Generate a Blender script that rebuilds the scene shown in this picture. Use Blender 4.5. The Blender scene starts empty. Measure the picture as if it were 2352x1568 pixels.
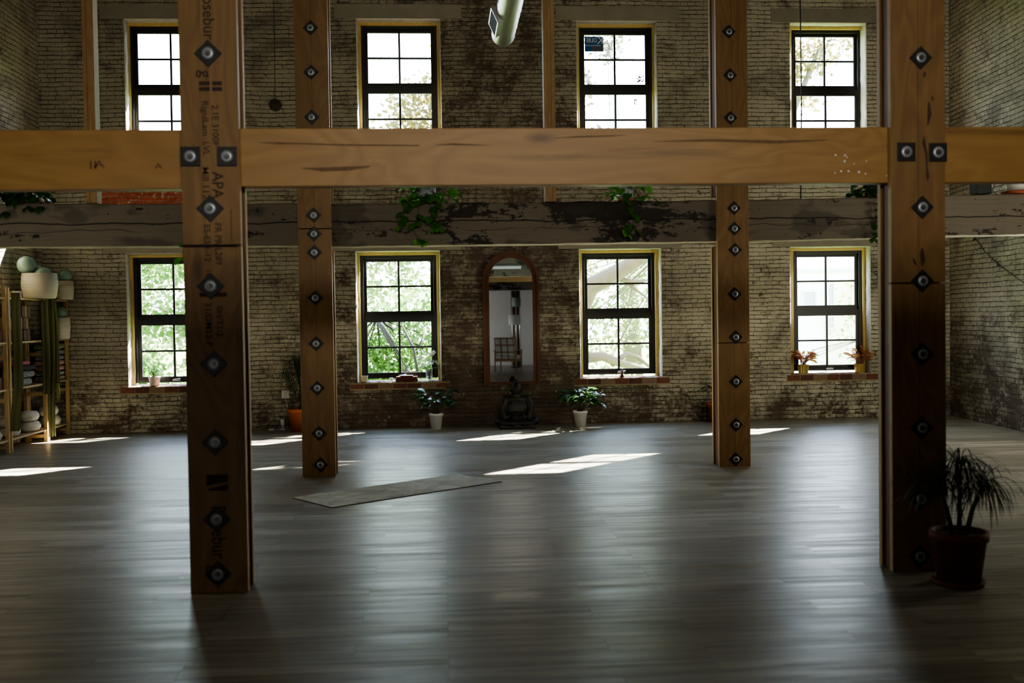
import bpy, bmesh, math, random
from mathutils import Vector, Matrix, Euler, noise as mnoise
R = random.Random(7)
PI = math.pi
sc = bpy.context.scene
C = bpy.context.scene.collection

# ------------------------------------------------------------------ camera
F, YAW, PIT, ROL, HC = 2371.77, 0.0662, 0.0249, -0.0143, 1.6
_s, _c, _sp, _cp = math.sin(YAW), math.cos(YAW), math.sin(PIT), math.cos(PIT)
fw = Vector((_s*_cp, _c*_cp, -_sp)); rt0 = Vector((_c, -_s, 0)); up0 = Vector((_s*_sp, _c*_sp, _cp))
rt = rt0*math.cos(ROL) + up0*math.sin(ROL); up = up0*math.cos(ROL) - rt0*math.sin(ROL)
cd = bpy.data.cameras.new('camera'); cam = bpy.data.objects.new('camera', cd); C.objects.link(cam)
cd.sensor_width = 36; cd.lens = F/2352*36; cd.clip_start = .02; cd.clip_end = 400
cam.matrix_world = Matrix(((rt.x, up.x, -fw.x, 0), (rt.y, up.y, -fw.y, 0), (rt.z, up.z, -fw.z, HC), (0, 0, 0, 1)))
sc.camera = cam
cd.dof.use_dof = True; cd.dof.focus_distance = 13.5; cd.dof.aperture_fstop = 1.8

def at(px, py, Y=None, Z=None, X=None):
    """the point of the place seen at a photo pixel, on the plane Y=, Z= or X="""
    d = fw + rt*((px-1176)/F) - up*((py-784)/F)
    t = Y/d.y if Y is not None else ((Z-HC)/d.z if Z is not None else X/d.x)
    return Vector((d.x*t, d.y*t, HC+d.z*t))
def zat(px, py, Y): return at(px, py, Y=Y).z
def xat(px, py, Y): return at(px, py, Y=Y).x

# ------------------------------------------------------------------ key planes (metres)
YA, YB, YW = 6.1245, 10.5222, 15.116
XL = -5.67; ZC = 7.4
BT, BB = 2.7194, 2.38
OT, OB = 2.7735, 2.3483
MY = YW - .06

# ------------------------------------------------------------------ mesh helpers
def BM(): return bmesh.new()
def box(bm, x0, x1, y0, y1, z0, z1, mi=0, M=None):
    vs = [bm.verts.new((x, y, z)) for x in (x0, x1) for y in (y0, y1) for z in (z0, z1)]
    if M is not None:
        for v in vs: v.co = M @ v.co
    fs = []
    for q in ((0, 1, 3, 2), (4, 6, 7, 5), (0, 4, 5, 1), (2, 3, 7, 6), (0, 2, 6, 4), (1, 5, 7, 3)):
        f = bm.faces.new([vs[i] for i in q]); f.material_index = mi; fs.append(f)
    return fs
def quad(bm, pts, mi=0):
    f = bm.faces.new([bm.verts.new(p) for p in pts]); f.material_index = mi; return f
def tube(bm, pts, r, n=8, mi=0, caps=True, smooth=True):
    pts = [Vector(p) for p in pts]; rings = []
    ref = Vector((0, 0, 1))
    for i, p in enumerate(pts):
        d = (pts[min(i+1, len(pts)-1)] - pts[max(i-1, 0)])
        d = d.normalized() if d.length > 1e-9 else Vector((0, 0, 1))
        a = d.cross(ref)
        if a.length < .05: a = d.cross(Vector((1, 0, 0)))
        a.normalize(); b = d.cross(a)
        rr = r[i] if isinstance(r, (list, tuple)) else r
        rings.append([bm.verts.new(p + a*(rr*math.cos(2*PI*k/n)) + b*(rr*math.sin(2*PI*k/n))) for k in range(n)])
    for A, B in zip(rings, rings[1:]):
        for k in range(n):
            f = bm.faces.new((A[k], A[(k+1) % n], B[(k+1) % n], B[k])); f.smooth = smooth; f.material_index = mi
    if caps:
        for rg in (rings[0][::-1], rings[-1]):
            f = bm.faces.new(rg); f.material_index = mi
def lathe(bm, prof, c=(0, 0, 0), n=28, mi=0, smooth=True, wob=None):
    c = Vector(c); rings = []
    for r, z in prof:
        if r < 1e-6: rings.append([bm.verts.new(c + Vector((0, 0, z)))])
        else:
            rings.append([bm.verts.new(c + Vector((r*(1+(wob(k, z) if wob else 0))*math.cos(2*PI*k/n), r*(1+(wob(k, z) if wob else 0))*math.sin(2*PI*k/n), z))) for k in range(n)])
    for A, B in zip(rings, rings[1:]):
        for k in range(n):
            k2 = (k+1) % n
            if len(A) == 1 and len(B) == 1: continue
            vs = (A[0], B[k2], B[k]) if len(A) == 1 else ((A[k], A[k2], B[0]) if len(B) == 1 else (A[k], A[k2], B[k2], B[k]))
            f = bm.faces.new(vs); f.smooth = smooth; f.material_index = mi
def ball(bm, c, r, sx=1, sy=1, sz=1, n=24, mi=0):
    g = bmesh.ops.create_uvsphere(bm, u_segments=n, v_segments=max(8, n//2), radius=r)
    for v in g['verts']: v.co = Vector((v.co.x*sx, v.co.y*sy, v.co.z*sz)) + Vector(c)
    for v in g['verts']:
        for f in v.link_faces: f.smooth = True; f.material_index = mi
def prism(bm, outline, y0, y1, mi=0):
    """outline: (x,z) loop, extruded from y0 to y1"""
    a = [bm.verts.new((x, y0, z)) for x, z in outline]; b = [bm.verts.new((x, y1, z)) for x, z in outline]
    n = len(a)
    bm.faces.new(a).material_index = mi; bm.faces.new(b[::-1]).material_index = mi
    for i in range(n): bm.faces.new((a[i], b[i], b[(i+1) % n], a[(i+1) % n])).material_index = mi
def leaf(bm, base, d, L, W, droop=.3, roll=0., mi=0, n=4, tipw=1.0):
    """a leaf blade from base along d, drooping with its length, folded a little at the midrib"""
    d = Vector(d).normalized(); side = d.cross(Vector((0, 0, 1)))
    if side.length < .08: side = Vector((1, 0, 0))
    side.normalize(); side = Matrix.Rotation(roll, 3, d) @ side
    p = Vector(base); prev = None; seg = L/n
    for i in range(n+1):
        t = i/n
        w = W*.5*math.sin(PI*min(1, (t*.92+.06)))**.8*(1 if t < 1 else .05)
        nrm = side.cross(d).normalized()
        row = [bm.verts.new(p - side*w + nrm*w*.25), bm.verts.new(p), bm.verts.new(p + side*w + nrm*w*.25)]
        if prev:
            for k in (0, 1):
                f = bm.faces.new((prev[k], prev[k+1], row[k+1], row[k])); f.smooth = True; f.material_index = mi
        prev = row
        p = p + d*seg
        d = (d + Vector((0, 0, -droop/n*1.6))).normalized()

# ------------------------------------------------------------------ object helpers
def finish(bm, name, mats, parent=None, loc=None, world=False, recalc=True):
    """one mesh object; world=True: the mesh was drawn in place and is moved under its parent"""
    if recalc: bmesh.ops.recalc_face_normals(bm, faces=bm.faces[:])
    if world and parent is not None:
        o = parent; off = Vector()
        while o is not None: off += o.location; o = o.parent
        bmesh.ops.translate(bm, verts=bm.verts[:], vec=-off)
    elif world and loc is not None:
        bmesh.ops.translate(bm, verts=bm.verts[:], vec=-Vector(loc))
    me = bpy.data.meshes.new(name); bm.to_mesh(me); bm.free()
    for m in (mats if isinstance(mats, (list, tuple)) else [mats]): me.materials.append(m)
    ob = bpy.data.objects.new(name, me); C.objects.link(ob)
    if parent is not None: ob.parent = parent
    if loc is not None: ob.location = loc
    return ob
def tag(o, label, cat, group=None, kind=None):
    o['label'] = label; o['category'] = cat
    if group: o['group'] = group
    if kind: o['kind'] = kind
    return o
def thing(name, label, cat, loc=(0, 0, 0), rz=0, group=None, kind=None):
    o = bpy.data.objects.new(name, None); C.objects.link(o); o.location = loc; o.rotation_euler = (0, 0, rz)
    o.empty_display_size = .1
    return tag(o, label, cat, group, kind)
def struct(bm, name, mats, parent=None, **k):
    o = finish(bm, name, mats, parent, **k)
    if parent is None: o['kind'] = 'structure'
    return o
def linked(src, parent, loc=None, rot=None, name=None):
    o = src.copy(); C.objects.link(o); o.parent = parent
    if loc is not None: o.location = loc
    if rot is not None: o.rotation_euler = rot
    return o
def bevel(o, w, seg=2):
    m = o.modifiers.new('bevel', 'BEVEL'); m.width = w; m.segments = seg; m.limit_method = 'ANGLE'
    return o
def subsurf(o, lv=1):
    m = o.modifiers.new('subd', 'SUBSURF'); m.levels = lv; m.render_levels = lv; return o

# ------------------------------------------------------------------ node helpers
class NT:
    def __init__(s, name):
        s.m = bpy.data.materials.new(name); s.m.use_nodes = True; s.t = s.m.node_tree
        s.t.nodes.clear(); s.out = s.t.nodes.new('ShaderNodeOutputMaterial')
    def n(s, typ, ins=None, **props):
        nd = s.t.nodes.new('ShaderNode'+typ)
        for k, v in props.items(): setattr(nd, k, v)
        for k, v in (ins or {}).items(): s.set(nd.inputs[k], v)
        return nd
    def set(s, sock, v):
        if isinstance(v, bpy.types.NodeSocket): s.t.links.new(v, sock)
        elif isinstance(v, bpy.types.Node): s.t.links.new(v.outputs[0], sock)
        elif isinstance(v, (tuple, list)) and len(v) == 3 and sock.type == 'RGBA': sock.default_value = (*v, 1)
        else: sock.default_value = v
    def coord(s, kind='Object'): return s.n('TexCoord').outputs[kind]
    def mapv(s, v, scale=(1, 1, 1), loc=(0, 0, 0), rot=(0, 0, 0)):
        return s.n('Mapping', {'Vector': v, 'Scale': scale, 'Location': loc, 'Rotation': rot}).outputs[0]
    def noise(s, v, scale, detail=4, rough=.55, dist=0):
        return s.n('TexNoise', {'Vector': v, 'Scale': scale, 'Detail': detail, 'Roughness': rough, 'Distortion': dist}).outputs[0]
    def ramp(s, f, *stops, interp='LINEAR'):
        nd = s.n('ValToRGB', {'Fac': f}); cr = nd.color_ramp; cr.interpolation = interp
        while len(cr.elements) < len(stops): cr.elements.new(.5)
        for e, (p, c) in zip(cr.elements, stops):
            e.position = p; e.color = (*c, 1) if isinstance(c, (tuple, list)) else (c, c, c, 1)
        return nd.outputs[0]
    def mix(s, f, a, b, blend='MIX'):
        nd = s.n('Mix', data_type='RGBA', blend_type=blend)
        s.set(nd.inputs[0], f); s.set(nd.inputs[6], a); s.set(nd.inputs[7], b); return nd.outputs[2]
    def math(s, op, a, b=0., clamp=False):
        nd = s.n('Math', operation=op, use_clamp=clamp); s.set(nd.inputs[0], a); s.set(nd.inputs[1], b); return nd.outputs[0]
    def rng(s, v, a, b, c=0., d=1.):
        return s.n('MapRange', {0: v, 1: a, 2: b, 3: c, 4: d}).outputs[0]
    def sep(s, v): return s.n('SeparateXYZ', {0: v}).outputs
    def comb(s, x=0., y=0., z=0.): return s.n('CombineXYZ', {0: x, 1: y, 2: z}).outputs[0]
    def bump(s, h, strength=.4, dist=.01):
        return s.n('Bump', {'Height': h, 'Strength': strength, 'Distance': dist}).outputs[0]
    def pbr(s, col, rough=.6, metal=0., normal=None, **kw):
        b = s.n('BsdfPrincipled', {'Base Color': col, 'Roughness': rough, 'Metallic': metal})
        if normal is not None: s.set(b.inputs['Normal'], normal)
        for k, v in kw.items(): s.set(b.inputs[k.replace('_', ' ')], v)
        s.t.links.new(b.outputs[0], s.out.inputs[0]); return s.m
def plain(name, col, rough=.6, metal=0., var=.12, scale=12, bump=.0, **kw):
    """a plain surface with a little mottling"""
    t = NT(name); v = t.coord(); nz = t.noise(v, scale, 5)
    c = t.mix(nz, tuple(x*(1-var) for x in col), tuple(min(1, x*(1+var)) for x in col))
    return t.pbr(c, rough, metal, t.bump(nz, bump, .01) if bump else None, **kw)

# ------------------------------------------------------------------ materials
def brick_material(name, axis='x', seed=0., red_patch=False, pale=0.):
    t = NT(name); co = t.coord(); x, y, z = t.sep(co)
    u = x if axis == 'x' else y
    p = t.comb(u, z, 0.)
    p3 = t.comb(t.math('ADD', u, seed), z, 0.)
    wob = t.n('TexNoise', {'Vector': p3, 'Scale': 1.7, 'Detail': 4, 'Roughness': .6}).outputs[1]
    wv = t.n('VectorMath', {0: wob, 1: (.5, .5, .5)}, operation='SUBTRACT').outputs[0]
    wv = t.n('VectorMath', {0: wv, 1: (.09, .05, 0)}, operation='MULTIPLY').outputs[0]
    fine = t.n('TexNoise', {'Vector': p3, 'Scale': 24, 'Detail': 3}).outputs[1]
    fv = t.n('VectorMath', {0: fine, 1: (.5, .5, .5)}, operation='SUBTRACT').outputs[0]
    fv = t.n('VectorMath', {0: fv, 1: (.022, .016, 0)}, operation='MULTIPLY').outputs[0]
    pv = t.n('VectorMath', {0: p, 1: wv}, operation='ADD').outputs[0]
    pv = t.n('VectorMath', {0: pv, 1: fv}, operation='ADD').outputs[0]
    RH = .0625 if axis == 'x' else .068
    br = t.n('TexBrick', {'Vector': pv, 'Color1': (0, 0, 0), 'Color2': (1, 1, 1), 'Mortar': (.5, .5, .5), 'Scale': 1., 'Mortar Size': .0062,
                          'Mortar Smooth': .5, 'Bias': 0., 'Brick Width': .205, 'Row Height': RH}, offset=.5, squash=.55, squash_frequency=7)
    bw = br.outputs[0]; mo = br.outputs[1]
    bed = t.rng(t.math('ABSOLUTE', t.math('SUBTRACT', t.math('FRACT', t.math('DIVIDE', t.sep(pv)[1], RH)), .5)), .40, .47)   # the flat joints read darker than the upright ones
    mo = t.math('MULTIPLY', mo, t.math('ADD', t.math('MULTIPLY', bed, .55), .45))
    mo = t.math('MULTIPLY', mo, t.rng(t.noise(p3, 6, 3), .34, .5, .35, 1.))
    big = t.noise(p3, .55, 4, .6); med = t.noise(p3, 2.6, 7, .68); sm = t.noise(p3, 17, 5, .7); tiny = t.noise(p3, 60, 3, .7)
    # how much paint is left: less round the mirror and low on the wall, more to the right
    k = t.math('ADD', t.math('MULTIPLY', med, .55), t.math('MULTIPLY', sm, .45))
    k = t.math('ADD', k, t.math('MULTIPLY', t.math('SUBTRACT', bw, .5), .05))
    if axis == 'x':
        g = t.math('ABSOLUTE', t.math('SUBTRACT', u, .6))
        k = t.math('ADD', k, t.rng(g, .6, 3.6, -.035, .08))
        k = t.math('ADD', k, t.rng(z, .1, 1.1, -.09, 0.))
        k = t.math('ADD', k, t.rng(z, 2.6, 4.2, 0., .03))
    else:
        k = t.math('ADD', k, pale)
        k = t.math('ADD', k, t.rng(t.math('ADD', z, t.math('MULTIPLY', big, 1.4)), 1.1, 2.6, -.12, 0.))
    paint = t.rng(k, .43, .52)
    pc = t.mix(t.rng(big, .3, .7), (.20, .175, .12), (.58, .53, .39))
    pc = t.mix(t.math('MULTIPLY', bw, .3), pc, (.30, .265, .185))
    pc = t.mix(t.rng(tiny, .35, .7), pc, t.mix(.45, pc, (.58, .55, .45)))
    if axis == 'x': pc = t.mix(t.rng(u, 2.8, 5.6, 0, .75), pc, (.62, .58, .44))  # paint lightened towards the right to imitate the stronger light there
    if axis == 'x': pc = t.mix(t.rng(g, .3, 2.2, .36, 0.), pc, (.17, .135, .09))
    soot = t.rng(t.noise(p3, 1.1, 6, .7, .6), .50, .70)
    pc = t.mix(t.math('MULTIPLY', soot, .8), pc, (.075, .062, .042))
    chip = t.math('MULTIPLY', t.rng(t.noise(p3, 9, 6, .75, .3), .60, .64), t.rng(t.noise(p3, .9, 2), .42, .6))
    pc = t.mix(t.math('MULTIPLY', chip, .9), pc, (.03, .024, .016))
    rc = t.mix(bw, (.105, .066, .044), (.17, .112, .075))
    rc = t.mix(t.rng(sm, .4, .7), rc, (.075, .058, .04))
    col = t.mix(paint, rc, pc)
    mc = t.mix(paint, (.13, .105, .075), (.05, .04, .026))
    pal = t.rng(t.noise(p3, 5, 4), .48, .62)
    mc = t.mix(pal, mc, pc)
    col = t.mix(mo, col, mc)
    if red_patch:   # fresh red infill brick under the first upper window
        m = t.math('MULTIPLY', t.rng(x, -4.97, -4.93), t.rng(x, -3.2, -3.15, 1, 0))
        m = t.math('MULTIPLY', m, t.math('MULTIPLY', t.rng(z, 2.95, 2.97), t.rng(z, 3.98, 4.0, 1, 0)))
        rr = t.mix(bw, (.38, .07, .035), (.50, .12, .065))
        rr = t.mix(t.rng(sm, .55, .62), rr, (.6, .54, .42))
        rr = t.mix(mo, rr, (.6, .53, .38))
        col = t.mix(m, col, rr)
    h = t.math('ADD', t.math('MULTIPLY', mo, -1.), t.math('ADD', t.math('MULTIPLY', sm, .55), t.math('MULTIPLY', paint, .15)))
    return t.pbr(col, .82, 0, t.bump(h, 1., .026))

def wood_material(name, dark, mid, light, axis='z', rough=.55, rings=6., streak=.25, coat=0., seam=False, gap=None):
    t = NT(name); co = t.coord(); x, y, z = t.sep(co)
    rnd = t.n('ObjectInfo').outputs['Random']
    off = t.math('MULTIPLY', rnd, 37.)
    sc3 = {'x': (.28, 1, 1), 'y': (1, .28, 1), 'z': (1, 1, .28)}[axis]
    v = t.n('VectorMath', {0: co, 1: t.comb(off, off, off)}, operation='ADD').outputs[0]
    w = t.mapv(v, sc3)
    n1 = t.noise(w, rings*.55, 2, .5, .8)
    rg = t.math('FRACT', t.math('MULTIPLY', n1, 9.))
    rg = t.math('ABSOLUTE', t.math('SUBTRACT', rg, .5))
    sc4 = {'x': (.05, 1, 1), 'y': (1, .05, 1), 'z': (1, 1, .05)}[axis]
    fi = t.noise(t.mapv(v, sc4), 60, 4, .65)
    st = t.noise(t.mapv(v, sc4), 9, 5, .6)
    big = t.noise(t.mapv(v, sc3), 1.6, 3)
    c = t.mix(t.rng(rg, .0, .5), mid, light)
    c = t.mix(t.math('MULTIPLY', t.rng(fi, .35, .7), .5), c, mid)
    c = t.mix(t.math('MULTIPLY', t.rng(big, .35, .7), .55), c, mid)
    c = t.mix(t.math('MULTIPLY', t.rng(st, .60, .78), streak*3), c, dark)
    kn = t.n('TexVoronoi', {'Vector': t.mapv(v, {'x': (.35, 1, 1), 'y': (1, .35, 1), 'z': (1, 1, .35)}[axis]), 'Scale': 1.7}).outputs['Distance']
    c = t.mix(t.rng(kn, .03, .075, .8, 0.), c, dark)
    if seam:
        s = t.rng(t.math('ABSOLUTE', t.math('ADD', x, t.math('MULTIPLY', t.math('SUBTRACT', n1, .5), .006))), .0012, .0026, .75, 0.)
        c = t.mix(s, c, (.03, .018, .01))
    return t.pbr(c, rough, 0, t.bump(fi, .12, .004), Coat_Weight=coat)

def glass_material():
    t = NT('window_glass')
    fr = t.n('Fresnel', {'IOR': 1.45}); tr = t.n('BsdfTransparent', {'Color': (.94, .97, .96)}); gl = t.n('BsdfGlossy', {'Roughness': .02})
    mx = t.n('MixShader'); t.set(mx.inputs[0], fr.outputs[0]); t.set(mx.inputs[1], tr.outputs[0]); t.set(mx.inputs[2], gl.outputs[0])
    t.t.links.new(mx.outputs[0], t.out.inputs[0]); return t.m

def leaf_material(name, a, b, trans=.45, rough=.45, scale=6, veins=False):
    t = NT(name); co = t.coord(); n1 = t.noise(co, scale, 3)
    c = t.mix(t.rng(n1, .3, .7), a, b)
    d = t.n('BsdfPrincipled', {'Base Color': c, 'Roughness': rough})
    tl = t.n('BsdfTranslucent', {'Color': t.mix(.6, c, tuple(min(1, q*1.9+.02) for q in b))})
    mx = t.n('MixShader', {0: trans}); t.set(mx.inputs[1], d.outputs[0]); t.set(mx.inputs[2], tl.outputs[0])
    t.t.links.new(mx.outputs[0], t.out.inputs[0]); return t.m

def floor_material():
    t = NT('vinyl_plank_floor'); co = t.coord(); x, y, z = t.sep(co)
    p = t.comb(x, y, 0.)
    br = t.n('TexBrick', {'Vector': p, 'Color1': (0, 0, 0), 'Color2': (1, 1, 1), 'Mortar': (.5, .5, .5), 'Scale': 1., 'Mortar Size': .0011, 'Mortar Smooth': .2,
                          'Brick Width': 1.22, 'Row Height': .18}, offset=.37, offset_frequency=3)
    bw, mo = br.outputs[0], br.outputs[1]
    rowoff = t.math('MULTIPLY', bw, 13.)
    q = t.comb(t.math('ADD', x, rowoff), t.math('ADD', y, rowoff), 0.)
    g1 = t.noise(t.mapv(q, (.5, 9, 1)), 1.6, 6, .62, .4)
    g2 = t.noise(t.mapv(q, (1.2, 30, 1)), 3., 4, .6)
    g3 = t.noise(t.mapv(p, (.35, 3.2, 1)), 1.2, 3, .5)
    c = t.mix(bw, (.24, .22, .175), (.47, .44, .37))
    c = t.mix(t.rng(g1, .38, .66), c, (.15, .13, .098))
    c = t.mix(t.math('MULTIPLY', t.rng(g2, .45, .7), .5), c, (.50, .47, .40))
    c = t.mix(t.math('MULTIPLY', t.rng(g3, .45, .7), .45), c, (.15, .132, .10))
    c = t.mix(t.math('MULTIPLY', mo, .8), c, (.03, .026, .02))
    ro = t.math('ADD', t.rng(g1, .35, .66, .27, .40), t.math('MULTIPLY', bw, .08))
    h = t.math('ADD', t.math('MULTIPLY', mo, -1.5), t.math('ADD', t.math('MULTIPLY', g2, .35), t.math('MULTIPLY', g1, .6)))
    return t.pbr(c, ro, 0, t.bump(h, .22, .004), Specular_IOR_Level=.34)

def old_beam_material():
    t = NT('peeling_painted_timber'); co = t.coord(); x, y, z = t.sep(co)
    v = t.mapv(co, (.30, 1, 1)); a = t.noise(v, 5.5, 8, .72); b = t.noise(co, 14, 5, .7); bg = t.noise(t.mapv(co, (.6, 1, 1)), .9, 4, .6)
    fine = t.noise(t.mapv(co, (.05, 1, 1)), 40, 3)
    pc = t.mix(bg, (.09, .07, .05), (.235, .20, .15)); pc = t.mix(t.rng(fine, .5, .75, 0, .5), pc, (.095, .08, .06))
    dc = t.mix(b, (.010, .008, .006), (.035, .026, .018))
    k = t.math('ADD', t.math('MULTIPLY', a, .75), t.math('MULTIPLY', b, .25))
    # the middle of the beam has lost most of its paint
    g = t.math('MULTIPLY', t.rng(x, -.35, .25), t.rng(x, 1.9, 2.4, 1, 0))
    k = t.math('SUBTRACT', k, t.math('MULTIPLY', g, t.rng(bg, .40, .62, .17, .02)))
    c = t.mix(t.rng(k, .41, .425), dc, pc)
    ch = t.noise(t.mapv(co, (.55, 1, 1)), 9, 3, .6, .4); c = t.mix(t.rng(ch, .30, .315, 1, 0), c, dc)
    c = t.mix(t.math('MULTIPLY', t.rng(t.noise(t.mapv(co, (.5, 1, 1), (3, 0, 5)), 2.2, 3), .56, .6), .55), c, t.mix(b, (.025, .021, .017), (.06, .052, .042)))
    # long checks along the grain
    wz = t.math('ADD', z, t.math('MULTIPLY', t.noise(t.comb(x, 0., 0.), 1.3, 4), .10))
    ck = t.math('ABSOLUTE', t.math('SUBTRACT', wz, 2.625)); c = t.mix(t.rng(ck, .004, .009, .95, 0.), c, (.012, .01, .007))
    ck2 = t.math('ABSOLUTE', t.math('SUBTRACT', t.math('ADD', z, t.math('MULTIPLY', t.noise(t.comb(x, 3., 0.), 1.9, 4), .14)), 2.565))
    c = t.mix(t.math('MULTIPLY', t.rng(ck2, .002, .005, .8, 0.), t.rng(t.noise(t.comb(x, 9., 0.), .8, 1), .45, .5)), c, (.012, .01, .007))
    return t.pbr(c, .75, 0, t.bump(t.math('ADD', k, t.math('MULTIPLY', t.rng(ck, .0, .012, -1, 0), .5)), .6, .01))

M = {}
M['brick'] = brick_material('painted_brick', 'x', 0., True)
M['brick_side'] = brick_material('painted_brick_side', 'y', 9.3, pale=.07)
M['floor'] = floor_material()
M['lvl'] = wood_material('laminated_post_face', (.06, .027, .009), (.20, .107, .036), (.28, .158, .057), 'z', .5, 5, .22)
M['lvl_seam'] = wood_material('laminated_post_face_seamed', (.06, .027, .009), (.20, .107, .036), (.28, .158, .057), 'z', .5, 5, .22, seam=True)
M['lvl_edge'] = wood_material('laminated_post_edge', (.3, .17, .07), (.50, .33, .15), (.62, .44, .22), 'z', .5, 14, .1)
M['core'] = wood_material('post_core_wood', (.05, .02, .008), (.15, .06, .022), (.20, .088, .032), 'z', .5, 6, .2)
M['glulam'] = wood_material('planed_beam_wood', (.11, .048, .015), (.33, .18, .058), (.42, .25, .083), 'x', .46, 4, .26)
M['lumber'] = wood_material('stud_lumber', (.12, .05, .02), (.30, .17, .07), (.42, .27, .12), 'z', .6, 9, .3)
M['pale_lumber'] = plain('weathered_pale_board', (.55, .49, .38), .7, 0, .2, 9)
M['buck'] = wood_material('yellow_pine_buck', (.34, .19, .05), (.60, .43, .14), (.72, .54, .21), 'z', .5, 9, .12)
M['oldbeam'] = old_beam_material()
M['black'] = plain('black_painted_metal', (.016, .015, .013), .42, 0, .1, 30)
M['plate'] = plain('black_steel_plate', (.02, .021, .022), .42, .3, .25, 40, .1)
M['steel'] = plain('galvanised_steel', (.62, .64, .66), .32, .9, .12, 60, .05)
M['duct'] = plain('dull_galvanised_duct', (.36, .38, .36), .36, .85, .12, 40, .05)
M['washer'] = plain('zinc_washer', (.42, .46, .52), .38, .4, .1, 60)
M['nut'] = plain('dull_bolt_steel', (.16, .16, .165), .38, .85, .2, 80)
M['ink'] = plain('printed_ink', (.042, .022, .014), .7, 0, .3, 60)
M['glass'] = glass_material()
M['cement'] = plain('cement_lintel', (.30, .275, .21), .85, 0, .2, 5, .2)
M['plaster'] = plain('rough_plaster', (.52, .50, .44), .9, 0, .25, 14, .6)
M['white_wall'] = plain('white_wall_paint', (.66, .67, .67), .8, 0, .06, 3, .05)
M['ceiling'] = plain('ceiling_board', (.16, .13, .09), .85, 0, .2, 2)
M['terracotta'] = plain('terracotta', (.36, .10, .04), .75, 0, .18, 7)
M['shaded_terracotta'] = plain('shaded_terracotta', (.13, .03, .014), .7, 0, .18, 7)  # terracotta darkened for the front pot, its shade put into the colour
M['bounce_pale_paint'] = plain('pale_beam_underside', (.60, .56, .44), .8, 0, .15, 6)  # pale underside paint, brightened to stand in for light bounced off the floor
M['white_pot'] = plain('white_plastic_pot', (.74, .74, .70), .38, 0, .04, 8)
M['soil'] = plain('potting_soil', (.03, .022, .015), .95, 0, .4, 60, .6)
M['red_tape'] = plain('faded_red_masonry', (.42, .11, .07), .8, 0, .4, 25, .2)
M['mirror_wood'] = wood_material('dark_mirror_wood', (.03, .011, .004), (.095, .034, .011), (.14, .053, .018), 'z', .62, 12, .2)
t_ = NT('mirror_silver'); M['mirror'] = t_.pbr((.86, .88, .88), .015, 1.)
M['statue'] = plain('dark_bronze', (.02, .019, .017), .5, .35, .4, 14, .2)
M['leaf_dark'] = leaf_material('leaf_dark_green', (.018, .05, .014), (.045, .115, .03), .3, .3)
M['leaf_pothos'] = leaf_material('leaf_pothos', (.035, .12, .015), (.10, .30, .04), .5, .28)
M['leaf_bright'] = leaf_material('leaf_bright_green', (.06, .20, .03), (.14, .36, .06), .55, .35)
M['leaf_red'] = leaf_material('leaf_coral_red', (.30, .10, .045), (.62, .26, .13), .45, .35, 9)
M['leaf_palm'] = leaf_material('leaf_palm', (.02, .045, .014), (.04, .09, .025), .3, .5)
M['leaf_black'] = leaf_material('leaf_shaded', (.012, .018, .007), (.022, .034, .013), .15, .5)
M['stem'] = plain('plant_stem', (.07, .06, .025), .7)
M['stem_red'] = plain('red_stem', (.34, .12, .09), .6)
# ================================================================== THE SETTING
RS = .06
def xr_at(Y): return 7.63 - RS*(YW-Y)
def at_right(px, py, off=.0):
    d = fw + rt*((px-1176)/F) - up*((py-784)/F)
    t = (7.63-off-RS*YW)/(d.x-RS*d.y)
    return Vector((d.x*t, d.y*t, HC+d.z*t))

t_ = NT('window_sill_masonry'); co_ = t_.coord(); n_ = t_.noise(co_, 9, 4, .7)
M['sill'] = t_.pbr(t_.mix(t_.rng(n_, .46, .54), (.34, .09, .06), (.56, .54, .48)), .85, 0, t_.bump(n_, .5, .01))

bm = BM(); box(bm, XL-.2, 7.9, -9.2, YW+.38, -.25, 0); struct(bm, 'floor', M['floor'])
bm = BM(); box(bm, XL-.2, 7.9, -9.2, YW+.38, ZC, ZC+.2); struct(bm, 'ceiling', M['ceiling'])
bm = BM(); box(bm, XL-.3, XL, -9.2, YW, 0, ZC); struct(bm, 'wall_left', M['brick_side'])
bm = BM()
for f in [((xr_at(-9.2), -9.2), (xr_at(YW), YW))]:
    (xa, ya), (xb, yb) = f
    vs = [bm.verts.new(p) for p in ((xa, ya, 0), (xb, yb, 0), (xb, yb, ZC), (xa, ya, ZC), (xa+.35, ya, 0), (xb+.35, yb, 0), (xb+.35, yb, ZC), (xa+.35, ya, ZC))]
    for q in ((0, 1, 2, 3), (5, 4, 7, 6), (1, 5, 6, 2), (4, 0, 3, 7), (3, 2, 6, 7), (4, 5, 1, 0)): bm.faces.new([vs[i] for i in q])
struct(bm, 'wall_right', M['brick_side'])
bm = BM(); box(bm, XL, xr_at(-9), -9.3, -9.0, 2.78, ZC); struct(bm, 'wall_near', M['brick'])

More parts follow.
